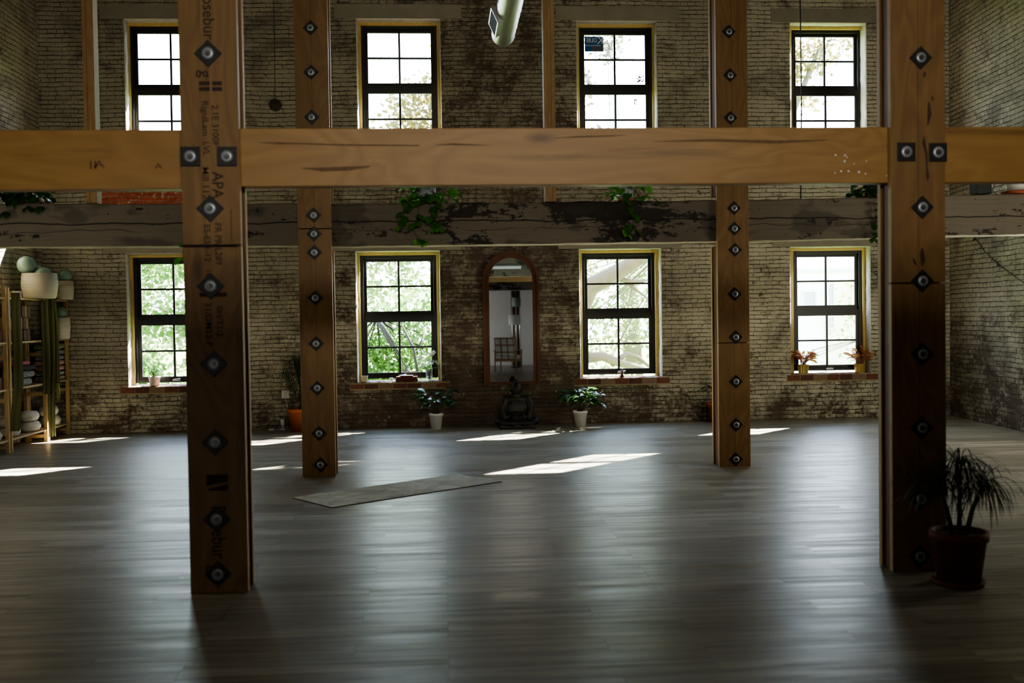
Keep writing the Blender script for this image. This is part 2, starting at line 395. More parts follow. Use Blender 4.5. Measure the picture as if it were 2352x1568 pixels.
# --- windows: black frames as measured, opening in the wall round each
FY = YW+.20
WIN = []
for l, r in ((305.8, None), (825.6, 1002.4), (1336.5, 1505.6), (1820.8, 1979.6)):
    pass
low = [(-4.4686, -3.36), (-1.2085, -.0868), (2.0665, 3.171), (5.2761, 6.3542)]
upx = [(298, 60.6, None), (828.6, 59.3, 1002.7), (1328, 64, 1496), (1815, 69, 1976.6)]
for a, b in low: WIN.append((a, b, .702, 2.5151, False))
for px, py, pr in upx:
    a = at(px, py, Y=FY); b = xat(pr, py+1, FY) if pr else a.x+1.115
    WIN.append((a.x, b, a.z-1.813, a.z, True))
OPX = [(291, None), (818, 1012), (1331, 1520), (1815, 2000), (286, None), (819, 1013), (1324, 1509), (1814.5, 1990)]
holes = []
for (a, b, zb, zt, u), (lp, rp) in zip(WIN, OPX):
    py = 150 if u else 700
    holes.append((xat(lp, py, YW), xat(rp, py, YW) if rp else b+.06, zb-.045, zt+.052))
xs = sorted({XL, xr_at(YW)} | {h[0] for h in holes} | {h[1] for h in holes})
zs = sorted({0., ZC} | {h[2] for h in holes} | {h[3] for h in holes})
def inhole(x, z): return any(h[0] < x < h[1] and h[2] < z < h[3] for h in holes)
bm = BM(); vcache = {}
def V(x, y, z):
    k = (round(x, 5), round(y, 5), round(z, 5))
    if k not in vcache: vcache[k] = bm.verts.new(k)
    return vcache[k]
Y0, Y1 = YW, YW+.38
for x0, x1 in zip(xs, xs[1:]):
    for z0, z1 in zip(zs, zs[1:]):
        if inhole((x0+x1)/2, (z0+z1)/2): continue
        bm.faces.new((V(x0, Y0, z0), V(x1, Y0, z0), V(x1, Y0, z1), V(x0, Y0, z1)))
        bm.faces.new((V(x0, Y1, z0), V(x0, Y1, z1), V(x1, Y1, z1), V(x1, Y1, z0)))
bmesh.ops.recalc_face_normals(bm, faces=bm.faces[:])
for h in holes:
    x0, x1, z0, z1 = h; n = 26; rr = random.Random(int(x0*100+z0*10))
    # rough plastered reveals, edges slightly uneven
    for side in ('l', 'r', 't', 'b'):
        prev = None
        for i in range(n+1):
            t = i/n; j = rr.uniform(0, .022) if 0 < i < n else 0
            jj = rr.uniform(0, .012)
            if side in 'lr':
                x = x0 if side == 'l' else x1; sg = 1 if side == 'l' else -1
                p = [(x, Y0, z0+(z1-z0)*t), (x+sg*(.008+j*.6), Y0+.012+j, z0+(z1-z0)*t), (x+sg*(.012+jj*.5), Y1, z0+(z1-z0)*t)]
            else:
                z = z0 if side == 'b' else z1; sg = 1 if side == 'b' else -1
                p = [(x0+(x1-x0)*t, Y0, z), (x0+(x1-x0)*t, Y0+.012+j, z+sg*(.006+j*.5)), (x0+(x1-x0)*t, Y1, z+sg*.01)]
            row = [bm.verts.new(q) for q in p]
            if prev:
                for k in (0, 1):
                    f = bm.faces.new((prev[k], prev[k+1], row[k+1], row[k])); f.material_index = 1 if side != 'b' else 2
            prev = row
struct(bm, 'wall_back', [M['brick'], M['plaster'], M['sill']], recalc=False)

def ring(bm, x0, x1, z0, z1, wl, wr, wb, wt, y0, y1, mi=0):
    box(bm, x0, x0+wl, y0, y1, z0, z1, mi); box(bm, x1-wr, x1, y0, y1, z0, z1, mi)
    box(bm, x0+wl, x1-wr, y0, y1, z0, z0+wb, mi); box(bm, x0+wl, x1-wr, y0, y1, z1-wt, z1, mi)
for i, (xl, xr, zb, zt, upper) in enumerate(WIN):
    w = bpy.data.objects.new('window_%d' % (i+1), None); C.objects.link(w); w.location = (0, FY, zb); w['kind'] = 'structure'
    w.location.x = (xl+xr)/2
    P = dict(parent=w, world=True)
    bm = BM()       # pine boards left, right and over
    hl, hr = holes[i][0]+.006, holes[i][1]-.012
    box(bm, min(hl, xl-.03), xl+.002, FY-.05, FY+.10, zb-.03, zt-.002); box(bm, xr-.002, max(xr+.04, hr), FY-.05, FY+.10, zb-.03, zt-.002)
    box(bm, min(hl, xl-.03), max(xr+.04, hr), FY-.05, FY+.10, zt-.001, zt+.045)
    bevel(finish(bm, 'wood_frame', M['buck'], **P), .003)
    bm = BM(); ring(bm, xl, xr, zb, zt, .05, .05, .045, .045, FY, FY+.09); bevel(finish(bm, 'frame', M['black'], **P), .004)
    gl = ((zb+.085, zb+.83), (zb+.99, zt-.092))
    for s, (g0, g1, y0) in enumerate(((gl[0][0], gl[0][1], FY+.012), (gl[1][0], gl[1][1], FY+.046))):
        bm = BM(); a, b = xl+.044, xr-.044
        z0, z1 = (zb+.04, zb+.925) if s == 0 else (zb+.90, zt-.04)
        ring(bm, a, b, z0, z1, .049, .049, g0-z0, z1-g1, y0, y0+.032)
        gx0, gx1, gz0, gz1 = a+.049, b-.049, g0, g1
        mx_ = (gx0+gx1)/2; mz = (gz0+gz1)/2
        box(bm, mx_-.015, mx_+.015, y0+.006, y0+.026, gz0, gz1)
        box(bm, gx0, mx_-.0151, y0+.006, y0+.026, mz-.014, mz+.014); box(bm, mx_+.0151, gx1, y0+.006, y0+.026, mz-.014, mz+.014)
        so = finish(bm, 'sash', M['black'], **P)
        bm = BM(); quad(bm, [(gx0, y0+.016, gz0), (gx1, y0+.016, gz0), (gx1, y0+.016, gz1), (gx0, y0+.016, gz1)])
        finish(bm, 'pane', M['glass'], parent=so, world=True)
    bm = BM(); cx_ = (xl+xr)/2+.03
    box(bm, cx_-.06, cx_+.05, FY-.02, FY+.0, zb+.02, zb+.035); tube(bm, [(cx_-.05, FY-.022, zb+.042), (cx_+.06, FY-.03, zb+.05)], .007, 8)
    finish(bm, 'latch', M['steel'] if not upper else M['black'], **P)
    # cement lintel let into the brickwork
    z0 = zt+.056; hh = .20 if upper else .17
    bm = BM(); box(bm, xl-.36, xr+.36, YW-.008, YW+.05, z0, z0+hh); o = struct(bm, 'trim_%d' % (i+1), M['cement'])
    # course of sill bricks
    if not upper:
        bm = BM(); t0 = zb-.048; n = 7; x0, x1 = xl-.16, xr+.17; bwid = (x1-x0)/n
        for k in range(n):
            box(bm, x0+k*bwid+.006, x0+(k+1)*bwid-.006, YW-.03 if i == 1 else YW-.014, YW+.1, t0-.085, t0-.02 if i == 1 else t0-.004, k % 3)
        box(bm, x0, x1, YW-.022 if i == 1 else YW-.008, YW+.1, t0-.105, t0-.001, 3)
        ms = [plain('sill_brick_a', (.20, .075, .05), .85, 0, .3, 20, .3), plain('sill_brick_b', (.13, .055, .04), .85, 0, .3, 20, .3), plain('sill_brick_c', (.26, .17, .11), .85, 0, .3, 20, .3),
              plain('sill_mortar', (.36, .31, .17), .9, 0, .3, 20, .4)]
        struct(bm, 'trim_%d' % (i+9), ms)

# window in the third upper opening still carries its maker's sticker, read from behind
def text_mesh(bm, s, size, Mx, mi=0, extr=.0004, sx=1., font=None, spacing=1.):
    cu = bpy.data.curves.new('lettering', 'FONT'); cu.body = s; cu.size = size; cu.extrude = extr; cu.align_x = 'CENTER'; cu.align_y = 'CENTER'; cu.resolution_u = 3
    cu.space_character = spacing; cu.offset = size*.007
    ob = bpy.data.objects.new('lettering', cu); C.objects.link(ob)
    dg = bpy.context.evaluated_depsgraph_get(); dg.update()
    me = bpy.data.meshes.new_from_object(ob.evaluated_get(dg), depsgraph=dg)
    bpy.data.objects.remove(ob); bpy.data.curves.remove(cu)
    base = len(bm.verts); nf = len(bm.faces)
    bm.from_mesh(me); bm.verts.ensure_lookup_table(); bm.faces.ensure_lookup_table()
    S = Matrix.Diagonal((sx, 1, 1, 1))
    for v in bm.verts[base:]: v.co = Mx @ (S @ v.co)
    for f in bm.faces[nf:]: f.material_index = mi
    bpy.data.meshes.remove(me)
PY_ = FY+.046+.012
ga, gb = at(1342.5, 84, Y=PY_), at(1386, 118.5, Y=PY_)
cxs, czs, ws, hs = (ga.x+gb.x)/2, (ga.z+gb.z)/2, gb.x-ga.x, ga.z-gb.z
t = thing('window_sticker', 'blue sticker with mirrored white capitals on the glass of an upper window', 'sticker', (cxs, PY_, czs))
M['sticker'] = plain('sticker_blue', (.012, .12, .32), .6, 0, .1, 10); M['sticker2'] = plain('sticker_slate', (.09, .115, .16), .6); M['white_ink'] = plain('white_ink', (.85, .87, .9), .6)
bm = BM(); box(bm, -ws/2, ws/2, 0, .001, -hs/2, hs/2); finish(bm, 'sheet', M['sticker'], t)
bm = BM(); box(bm, -ws*.12, ws/2, -.0012, -.0004, -hs/2, -hs*.10, 0); finish(bm, 'grey_panel', M['sticker2'], t)
def facing(x, z, y=0., mirrored=False):     # lettering stood up to face the room
    m = Matrix(((-1 if mirrored else 1, 0, 0, x), (0, 0, -1, y), (0, 1, 0, z), (0, 0, 0, 1))); return m
bm = BM()
text_mesh(bm, 'OLBE', hs*.40, facing(-ws*.13, hs*.24, -.0022, True), sx=.80)
text_mesh(bm, 'K', hs*.66, facing(ws*.33, hs*.22, -.0022, True), sx=1.0)
text_mesh(bm, 'WINDOWS & DOORS', hs*.13, facing(-ws*.06, -hs*.10, -.0024, True), sx=.85)
finish(bm, 'lettering', M['white_ink'], t)
for j, (px, py, w_, h_) in enumerate(((1471, 181, .10, .10), (1461, 234, .06, .08))):
    q = at(px, py, Y=FY+(.056 if j == 0 else .022))
    bm = BM()
    rr = random.Random(j+3)
    for a in range(5):
        for b in range(5):
            if rr.random() < .5: box(bm, -w_/2+a*w_/5, -w_/2+(a+1)*w_/5, 0, .0008, -h_/2+b*h_/5, -h_/2+(b+1)*h_/5)
    o = finish(bm, 'paper_residue', plain('torn_label_grey', (.22, .22, .22), .8), None, loc=q)
    tag(o, ('small torn grey label on the upper sash of the stickered window', 'tiny grey scrap stuck on the lower sash of the stickered window')[j], 'label')

# --- low gallery and pale room behind the viewpoint, seen only in the mirror
bm = BM(); box(bm, XL, xr_at(-9), -9.0, .98, 2.42, 2.78); struct(bm, 'trim_20', M['ceiling'])
bm = BM(); box(bm, XL, xr_at(1), .98, 1.26, 2.32, 2.80); struct(bm, 'trim_21', M['oldbeam'])
bm = BM(); box(bm, XL, xr_at(1), 1.10, 1.20, 2.81, 3.2); struct(bm, 'trim_23', M['ceiling'])  # unseen parapet, added to throw shade onto the lower front posts
bm = BM(); box(bm, XL, xr_at(-3), -3.4, -3.2, 0, 2.42); struct(bm, 'wall_rear_room', M['white_wall'])
bm = BM(); box(bm, 3.02, 3.14, -3.2, .6, 0, 2.42, 0); struct(bm, 'wall_partition', M['white_wall'])
bm = BM(); box(bm, 2.98, 3.14, .62, .72, 0, 2.42); struct(bm, 'trim_22', M['buck'])

# ================================================================== POSTS AND BEAMS
bm = BM(); box(bm, -.055, .055, -.008, 0, -.055, .055); plate_me = bevel(finish(bm, 'washer_plate', M['plate']), .002); plate_me = plate_me
bm = BM(); lathe(bm, [(.018, -.005), (.033, -.005), (.034, 0), (.034, .004), (.018, .004)], n=28)
bmesh.ops.rotate(bm, verts=bm.verts[:], cent=(0, 0, 0), matrix=Matrix.Rotation(PI/2, 3, 'X')); washer0 = finish(bm, 'washer', M['washer'])
bm = BM(); lathe(bm, [(.0, -.004), (.0175, -.004), (.0175, .012), (.010, .012), (.010, .021), (.0075, .024), (0, .024)], n=6, smooth=False)
bmesh.ops.rotate(bm, verts=bm.verts[:], cent=(0, 0, 0), matrix=Matrix.Rotation(PI/2, 3, 'X')); nut0 = finish(bm, 'nut', M['nut'])
first_plate = [True]
def add_plate(parent, x, y, z, diamond, s=1.):
    if first_plate[0]:
        p, w, n = plate_me, washer0, nut0; first_plate[0] = False; p.parent = parent; w.parent = p; n.parent = p
    else: p = linked(plate_me, parent); w = linked(washer0, p); n = linked(nut0, p)
    p.location = (x, y, z); p.rotation_euler = (0, PI/4 if diamond else 0, 0); p.scale = (s, 1, s)
    w.location = (0, -.010, 0); n.location = (0, -.013, 0); n.rotation_euler = (0, R.uniform(0, 1), 0)
def post(label, xl, xr, Y, d, tp, splice, bolts, pxc, squares=(), beam=(BB, BT), split_back=False, seam=True, lean=0., side=-1, s=1.):
    xc = (xl+xr)/2; w = xr-xl
    t = thing('timber_post', label, 'post', (xc, Y, 0), group=None)
    t.rotation_euler = (0, lean, 0)
    fm = [M['lvl_seam' if seam else 'lvl'], M['lvl_edge']]
    zs_ = zat(pxc, splice, Y); boards = []
    for z0, z1 in ((0, zs_-.004), (zs_+.004, ZC-.004)):
        bm = BM(); fs = box(bm, -w/2, w/2, 0, tp, z0, z1)
        fs[0].material_index = 1; fs[1].material_index = 1
        boards.append(bevel(finish(bm, 'front_board', fm, t), .003))
    segs = [(0.002, beam[0]-.004), (beam[1]+.004, ZC-.004)]
    for z0, z1 in segs:
        bm = BM(); box(bm, -w/2+.016, w/2-.016, tp+.001, d-tp-.001, z0, z1); finish(bm, 'core', M['core'], t)
        if split_back:
            bm = BM(); fs = box(bm, -w/2, w/2, d-tp, d, z0, z1); fs[0].material_index = fs[1].material_index = 1; bevel(finish(bm, 'back_board', fm, t), .003)
    if not split_back:
        bm = BM(); fs = box(bm, -w/2, w/2, d-tp, d, 0.002, ZC-.004); fs[0].material_index = fs[1].material_index = 1; bevel(finish(bm, 'back_board', fm, t), .003)
    for b in bolts:
        px, py = b; q = at(px, py, Y=Y); add_plate(t, q.x-xc, 0, q.z, True, s)
    for px, py in squares:
        q = at(px, py, Y=Y); add_plate(t, q.x-xc, 0, q.z, False, 1.02)
    return t, boards, xc, w
P1 = post('foremost timber post at left, printed with dark lettering down its face', -1.5019, -1.1683, YA, .205, .045, 564, [(478, 123), (483, 479), (484, 657), (491, 836), (494, 1015), (498, 1192), (501, 1318)], 480,
          [(437.5, 359.5), (521.5, 359.5)], seam=False, s=1.02)
P4 = post('foremost timber post at right, plain faced with a potted plant at its foot', 2.7256, 3.0657, YA, .2, .045, 650, [(2114, 133), (2118, 476), (2118, 645), (2118, 813), (2117, 982), (2114, 1145), (2112, 1277)], 2115,
          [(2081, 349), (2153.5, 350)], s=.92)
P2 = post('slimmer-looking post farther back at left, beside the rolled-out mat', -1.4431, -1.1104, YB, .26, .05, 525, [(713, 64), (714.5, 166), (716, 269), (720.5, 494), (721, 537), (722, 579.5), (724, 684), (726, 789), (729, 891), (733, 995), (736, 1067)], 722,
          beam=(OB-.05, OT+.03), split_back=True, s=.98)
P3 = post('slimmer-looking post farther back at right, terracotta pot half hidden behind it', 2.8384, 3.1687, YB, .28, .05, 787, [(1674, 73), (1677, 173), (1678, 271), (1686, 478), (1687, 525), (1688.5, 573.5), (1688, 675), (1690, 774), (1690.5, 876), (1691, 975), (1690.5, 1054)], 1690,
          beam=(OB-.05, OT+.04), split_back=True, s=.92)
# printed lettering down the left front post: turned so that it reads from top to bottom
def down(x, z): return Matrix(((0, 1, 0, x), (0, 0, -1, -.0006), (-1, 0, 0, z), (0, 0, 0, 1)))
def lettering(rows, boards, xc, Y, name='printed_lettering'):
    zsp = boards[1].data.vertices[0].co.z
    for s, px, py, hpx, sx in rows:
        q = at(px, py, Y=Y); bm = BM(); text_mesh(bm, s, hpx*Y/F*1.38, down(q.x-xc, q.z), sx=sx)
        finish(bm, name, M['ink'], boards[int(q.z > zsp)])
rows = [('Rosebur', 478, 30, 27, .93), ('g', 472, 170, 29, 1.0),
        ('2.1E 3100F', 494, 288, 15, 1.0), ('RigidLam', 471, 272, 15, 1.05), ('LVL', 473, 341, 15, .95),
        ('Mill 1127', 472, 426, 15, 1.1), ('APA', 499, 425, 25, .95), ('PR PR-L289', 501, 560, 15, .95), ('ES-ESR-12', 476, 558, 14, 1.05), ('10', 478, 627, 14, 1.),
        ('0H/T1/2', 504, 738, 15, 1.), ('31/DM52-F', 479, 745, 15, 1.05), ('Rosebur', 501, 1222, 33, .78), ('g', 496, 1304, 30, .8)]
lettering(rows, P1[1], P1[2], YA)
for z_ in (192, 205):     # the heavy double bars of the stamp
    for pa, pb in ((457, 482), (487, 510)):
        a = at(pa, z_-5, Y=YA); b = at(pb, z_+4, Y=YA); bm = BM(); box(bm, a.x-P1[2], b.x-P1[2], -.0012, -.0004, b.z, a.z); finish(bm, 'printed_bar', M['ink'], P1[1][1])
bm = BM(); a = at(458, 672, Y=YA); b = at(521, 681, Y=YA); box(bm, a.x-P1[2], b.x-P1[2], -.0012, -.0004, b.z, a.z); finish(bm, 'printed_bar', M['ink'], P1[1][1]); bm = BM()
# the maker's mark at the foot: a dark square with a light slash cut through it
a = at(474, 1090, Y=YA); b = at(525, 1126, Y=YA); X0, X1, Z1, Z0 = a.x-P1[2], b.x-P1[2], a.z, b.z
quad(bm, [(X0, -.001, Z1), (X1, -.001, Z1), (X1, -.001, Z0+.55*(Z1-Z0)), (X0, -.001, Z0+.30*(Z1-Z0))]); quad(bm, [(X0+.01, -.001, Z0+.14*(Z1-Z0)), (X1, -.001, Z0+.40*(Z1-Z0)), (X1, -.001, Z0), (X0+.01, -.001, Z0)])
finish(bm, 'printed_mark', M['ink'], P1[1][0], recalc=False)
bm = BM(); a = at(418, 562, Y=YA); b = at(546, 567, Y=YA); box(bm, a.x-P1[2], b.x-P1[2], -.0015, -.0003, b.z, a.z); finish(bm, 'splice_stain', plain('burnt_splice', (.015, .01, .007), .9), P1[1][1])
bm = BM(); a = at(530, 480, Y=YA); b = at(533, 556, Y=YA); box(bm, a.x-P1[2], b.x-P1[2], -.0012, -.0003, b.z, a.z); finish(bm, 'crack', M['ink'], P1[1][1])
# resin streaks and a split in the right front post
bm = BM()
for pts in ([(2133, 235, 3), (2135, 262, 10), (2132, 280, 5), (2130, 290, 1)], [(2122, 312, 2), (2122, 330, 8), (2128, 355, 5), (2129, 385, 3), (2131, 405, 7), (2130, 416, 1)], [(2124, 165, 3), (2124, 172, 7), (2122, 178, 2)], [(2098, 417, 2), (2105, 418, 5), (2114, 418, 2)],
            [(2118, 570, 4), (2118, 585, 11), (2120, 600, 10), (2117, 612, 2)], [(2098, 592, 2), (2101, 602, 7), (2103, 610, 2)], [(2141, 220, 2), (2142, 226, 5), (2141, 232, 1)]):
    prev = None
    for px, py, w_ in pts:
        a = at(px-w_/2, py, Y=YA); b = at(px+w_/2, py, Y=YA); row = [bm.verts.new((a.x-P4[2], -.0008, a.z)), bm.verts.new((b.x-P4[2], -.0008, b.z))]
        if prev: bm.faces.new((prev[0], prev[1], row[1], row[0]))
        prev = row
finish(bm, 'resin_streak', plain('resin_stain', (.06, .024, .012), .6, 0, .4, 40), P4[1][1])

def beam(label, x0, x1, y0, y1, z0, z1, mat, nm='timber_beam'):
    bm = BM(); box(bm, x0, x1, y0, y1, z0, z1)
    o = bevel(finish(bm, nm, mat, None, loc=((x0+x1)/2, y0, (z0+z1)/2), world=True), .004)
    return tag(o, label, 'beam', kind='thing')
by0, by1 = YA+.047, YA+.157
c1, c4 = P1[2], P4[2]
b0 = beam('pale planed timber beam bridging the two foremost posts', c1+.004, c4-.004, by0, by1, BB, BT, M['glulam'])
b1 = beam('short planed beam running left from the lettered foremost post', XL+.02, c1-.004, by0, by1, BB-.012, BT-.006, M['glulam'])
b2 = beam('short planed beam running right from the plain foremost post', c4+.004, xr_at(YA)-.02, by0, by1, BB, BT, M['glulam'])
bm = BM(); rr = random.Random(5)
for px, py in ((1919, 356), (1941, 357), (1945, 361), (1940, 370), (1990, 370), (1962, 376), (1918, 397), (1932, 393), (1949, 393), (1973, 395), (1988, 399), (2037, 403), (1942, 355)):
    q = at(px, py, Y=by0-.0008); lathe(bm, [(0, 0), (rr.uniform(.003, .0065), .0003)], n=7)
    for v in list(bm.verts)[-8:]: v.co = Vector((v.co.x*rr.uniform(.8, 1.5), -v.co.z, v.co.y)) + q
finish(bm, 'paint_speck', M['white_ink'], b0, world=True)
M['faint_ink'] = plain('faint_ink', (.14, .07, .03), .7)
for s, px, py, h in (('A', 228, 378, 16), ('A', 364, 382, 12), ('II', 214, 380, 18)):
    q = at(px, py, Y=by0); bm = BM(); text_mesh(bm, s, h*YA/F*1.4, facing(q.x, q.z, by0-.0006), sx=1.6); finish(bm, 'printed_lettering', M['faint_ink'], b1, world=True)
# dark grain streaks on the middle beam
bm = BM()
for pts in ([(590, 327, 1), (640, 329, 5), (700, 330, 3), (800, 333, 4), (960, 334, 3), (965, 334, 1)], [(1000, 333, 1), (1040, 331, 5), (1100, 333, 2), (1130, 334, .5)], [(1270, 317, .5), (1330, 314, 4), (1400, 312, 3), (1440, 310, .5)], [(690, 386, 1), (740, 389, 9), (800, 387, 10), (850, 382, 3)], [(1500, 325, 1), (1640, 322, 6), (1780, 326, 7), (1900, 322, 2)]):
    prev = None
    for px, py, w_ in pts:
        a = at(px, py-w_/2, Y=by0-.0005); b = at(px, py+w_/2, Y=by0-.0005); row = [bm.verts.new(a), bm.verts.new(b)]
        if prev: bm.faces.new((prev[0], prev[1], row[1], row[0]))
        prev = row
finish(bm, 'grain_streak', plain('grain_streak', (.16, .085, .035), .6, 0, .5, 30), b0, world=True)

# the old painted beam on the rear posts, warped a little along its length
OBK = [(-5.62, .012), (-3.5, .004), (-1.6, -.008), (-.9, -.022), (.4, -.016), (2.6, -.006), (3.5, -.001), (4.4, .012), (5.4, .03), (6.3, .04), (xr_at(10.6)-.01, .05)]
def obz(x):
    for (xa, a), (xb, b) in zip(OBK, OBK[1:]):
        if xa <= x <= xb: return a+(b-a)*(x-xa)/(xb-xa)
    return 0
bm = BM(); prev = None; n = 160; rr = random.Random(2)
oy0, oy1 = YB+.052, YB+.335
for i in range(n+1):
    x = OBK[0][0] + (OBK[-1][0]-OBK[0][0])*i/n; dz = obz(x)
    j = lambda a: mnoise.noise(Vector((x*2.3, a, 0)))*.011 + rr.uniform(-.004, .004)
    ring_ = [(oy0+abs(j(1))*.5, OB+dz+j(2)*.6), (oy0, OB+dz+.012), (oy0, OT+dz-.014), (oy0+.01, OT+dz+j(3)), (oy1, OT+dz+j(4)*.4), (oy1, OB+dz+j(5)*.4)]
    row = [bm.verts.new((x, y, z)) for y, z in ring_]
    if prev:
        for k in range(6):
            f_ = bm.faces.new((prev[k], prev[(k+1) % 6], row[(k+1) % 6], row[k])); f_.material_index = 1 if k == 5 else 0
    else: bm.faces.new(row)
    prev = row
bm.faces.new(prev[::-1])
ob_beam = tag(finish(bm, 'painted_beam', [M['oldbeam'], M['bounce_pale_paint']], None), 'long old beam with dark peeling paint carrying pots of trailing plants', 'beam', kind='thing')
def top(x): return OT+obz(x)+.012

# studs standing on the old beam
def stud(label, px0, px1, pale_side):
    y0 = YB+.13; x0, x1 = xat(px0, 200, y0), xat(px1, 200, y0); zb = top((x0+x1)/2)
    t = thing('stud_post', label, 'post', ((x0+x1)/2, y0, zb)); w = (x1-x0)/3
    for k in range(3):
        bm = BM(); fs = box(bm, x0+k*w+.0006, x0+(k+1)*w-.0006, y0+(0, .006, .002)[k], y0+.145, zb, ZC-.004)
        if (k == 2 and pale_side > 0): fs[1].material_index = 1
        if (k == 0 and pale_side < 0): fs[0].material_index = 1
        finish(bm, 'stud', [M['lumber'], M['pale_lumber']], t, world=True)
stud('three-ply lumber stud over the old beam near the corner, pale strip on its right', 191, 217, 1)
stud('three-ply lumber stud over the old beam beside the round duct', 1249, 1275, -1)

# round duct
Yd = 12.6; dc = at(1156, 78, Y=Yd); rd = 26*Yd/F
t = thing('ventilation_duct', 'round spiral-seam metal duct hanging high, closed at its end', 'duct', dc)
bm = BM(); seg = 150; L = 7.5; prev = None; ns = 40
for i in range(seg+1):
    y = -i/seg*L
    row = []
    for k in range(ns):
        a = 2*PI*k/ns; ph = (y/.13*2*PI + a) % (2*PI)
        rr_ = rd*(1+.04*math.exp(-((ph-PI)/.5)**2))
        row.append(bm.verts.new((rr_*math.cos(a), y, rr_*math.sin(a))))
    if prev:
        for k in range(ns):
            f = bm.faces.new((prev[k], prev[(k+1) % ns], row[(k+1) % ns], row[k])); f.smooth = True
    prev = row
finish(bm, 'pipe', M['duct'], t)
bm = BM(); pr = [(rd*1.03, -.16), (rd*1.03, .0), (rd*1.0, .05), (rd*.9, .085), (rd*.6, .11), (0, .12)]
lathe(bm, pr, n=40); bmesh.ops.rotate(bm, verts=bm.verts[:], cent=(0, 0, 0), matrix=Matrix.Rotation(-PI/2, 3, 'X')); finish(bm, 'end_cap', M['duct'], t)
bm = BM(); Mx = Matrix.Rotation(math.radians(-24), 4, 'Y')
gx = -rd*1.02
box(bm, gx-.02, gx+.06, -1.02, -.40, -.09, .09, 0, Mx); go = finish(bm, 'register', M['duct'], t)
bm = BM()
ring(bm, -.31, .31, -.095, .095, .02, .02, .016, .016, 0, .012, 1); box(bm, -.285, .285, .0095, .0125, -.075, .075)
for k in range(13): box(bm, -.28+k*.0455, -.272+k*.0455, .002, .008, -.08, .08)
Mg = Mx @ Matrix.Translation((gx-.034, -.71, 0)) @ Matrix.Rotation(-PI/2, 4, 'Z')
for v in bm.verts: v.co = Mg @ v.co
finish(bm, 'grille', [plain('grille_grey', (.10, .10, .10), .6, .2), M['duct']], go)
bm = BM()
for y in (-1.6, -4.6): box(bm, -.012, .012, y-.02, y+.02, rd*.9, ZC-dc.z)
finish(bm, 'hanger', M['steel'], t)
# ================================================================== THINGS IN THE ROOM
# --- yoga mat
t_ = NT('mat_face'); co_ = t_.coord(); n1_ = t_.noise(co_, 3.2, 6, .65, 1.2); n2_ = t_.noise(co_, 40, 3)
M['mat'] = t_.pbr(t_.mix(t_.rng(n1_, .42, .6), t_.mix(n2_, (.50, .47, .37), (.60, .57, .46)), (.36, .33, .25)), .75)
M['rubber'] = plain('black_rubber', (.02, .02, .018), .7)
t = thing('yoga_mat', 'grey-beige marbled exercise mat unrolled on the plank floor', 'mat', (-.4167, 9.6037, 0), .653)
bm = BM(); box(bm, -.947, .947, -.337, .337, .0005, .005); finish(bm, 'rubber_base', M['rubber'], t)
bm = BM(); box(bm, -.944, .944, -.334, .334, .0053, .0075); finish(bm, 'top_layer', M['mat'], t)

# --- arched mirror
ml, mr_ = xat(1110.5, 800, MY), xat(1239.5, 800, MY); mb, mt = zat(1175, 883, MY), zat(1175, 577, MY)
mc = (ml+mr_)/2; W2 = (mr_-ml)/2; gl_, gr_ = xat(1126, 800, MY), xat(1226, 800, MY); gw = (gr_-gl_)/2; gb = zat(1175, 876, MY)
spring = mt-W2*1.02
t = thing('arched_mirror', 'tall round-topped mirror in a dark wooden frame on the brick wall', 'mirror', (mc, MY, mb))
def arch(hw, z0, zs_, n=24, ry=1.02):
    return [(mc-hw, z0)] + [(mc-hw*math.cos(PI*i/n), zs_+hw*ry*math.sin(PI*i/n)) for i in range(n+1)] + [(mc+hw, z0)]
def arch_ring(bm, a, b, y0, y1):
    n = len(a)
    va = [[bm.verts.new((x, y, z)) for x, z in a] for y in (y0, y1)]; vb = [[bm.verts.new((x, y, z)) for x, z in b] for y in (y0, y1)]
    for i in range(n):
        j = (i+1) % n
        bm.faces.new((va[0][i], va[0][j], vb[0][j], vb[0][i])); bm.faces.new((va[1][j], va[1][i], vb[1][i], vb[1][j]))
        bm.faces.new((va[0][j], va[0][i], va[1][i], va[1][j])); bm.faces.new((vb[0][i], vb[0][j], vb[1][j], vb[1][i]))
bm = BM()
fwid = W2-gw
o1 = arch(W2, mb, spring); o2 = arch(W2-fwid*.38, mb+.022, spring); o3 = arch(gw, gb, spring); o4 = arch(W2-fwid*.70, mb+.04, spring)
arch_ring(bm, o1, o2, MY-.012, YW-.004); arch_ring(bm, o2, o4, MY+.004, YW-.004); arch_ring(bm, o4, o3, MY-.004, YW-.004)
finish(bm, 'frame', M['mirror_wood'], t, world=True)
bm = BM(); a = arch(gw+.004, gb-.004, spring); bm.faces.new([bm.verts.new((x, MY+.016, z)) for x, z in a]); finish(bm, 'mirror_glass', M['mirror'], t, world=True)
bm = BM(); prism(bm, arch(W2-.01, mb+.01, spring), MY+.03, YW-.006); finish(bm, 'backing', M['core'], t, world=True)

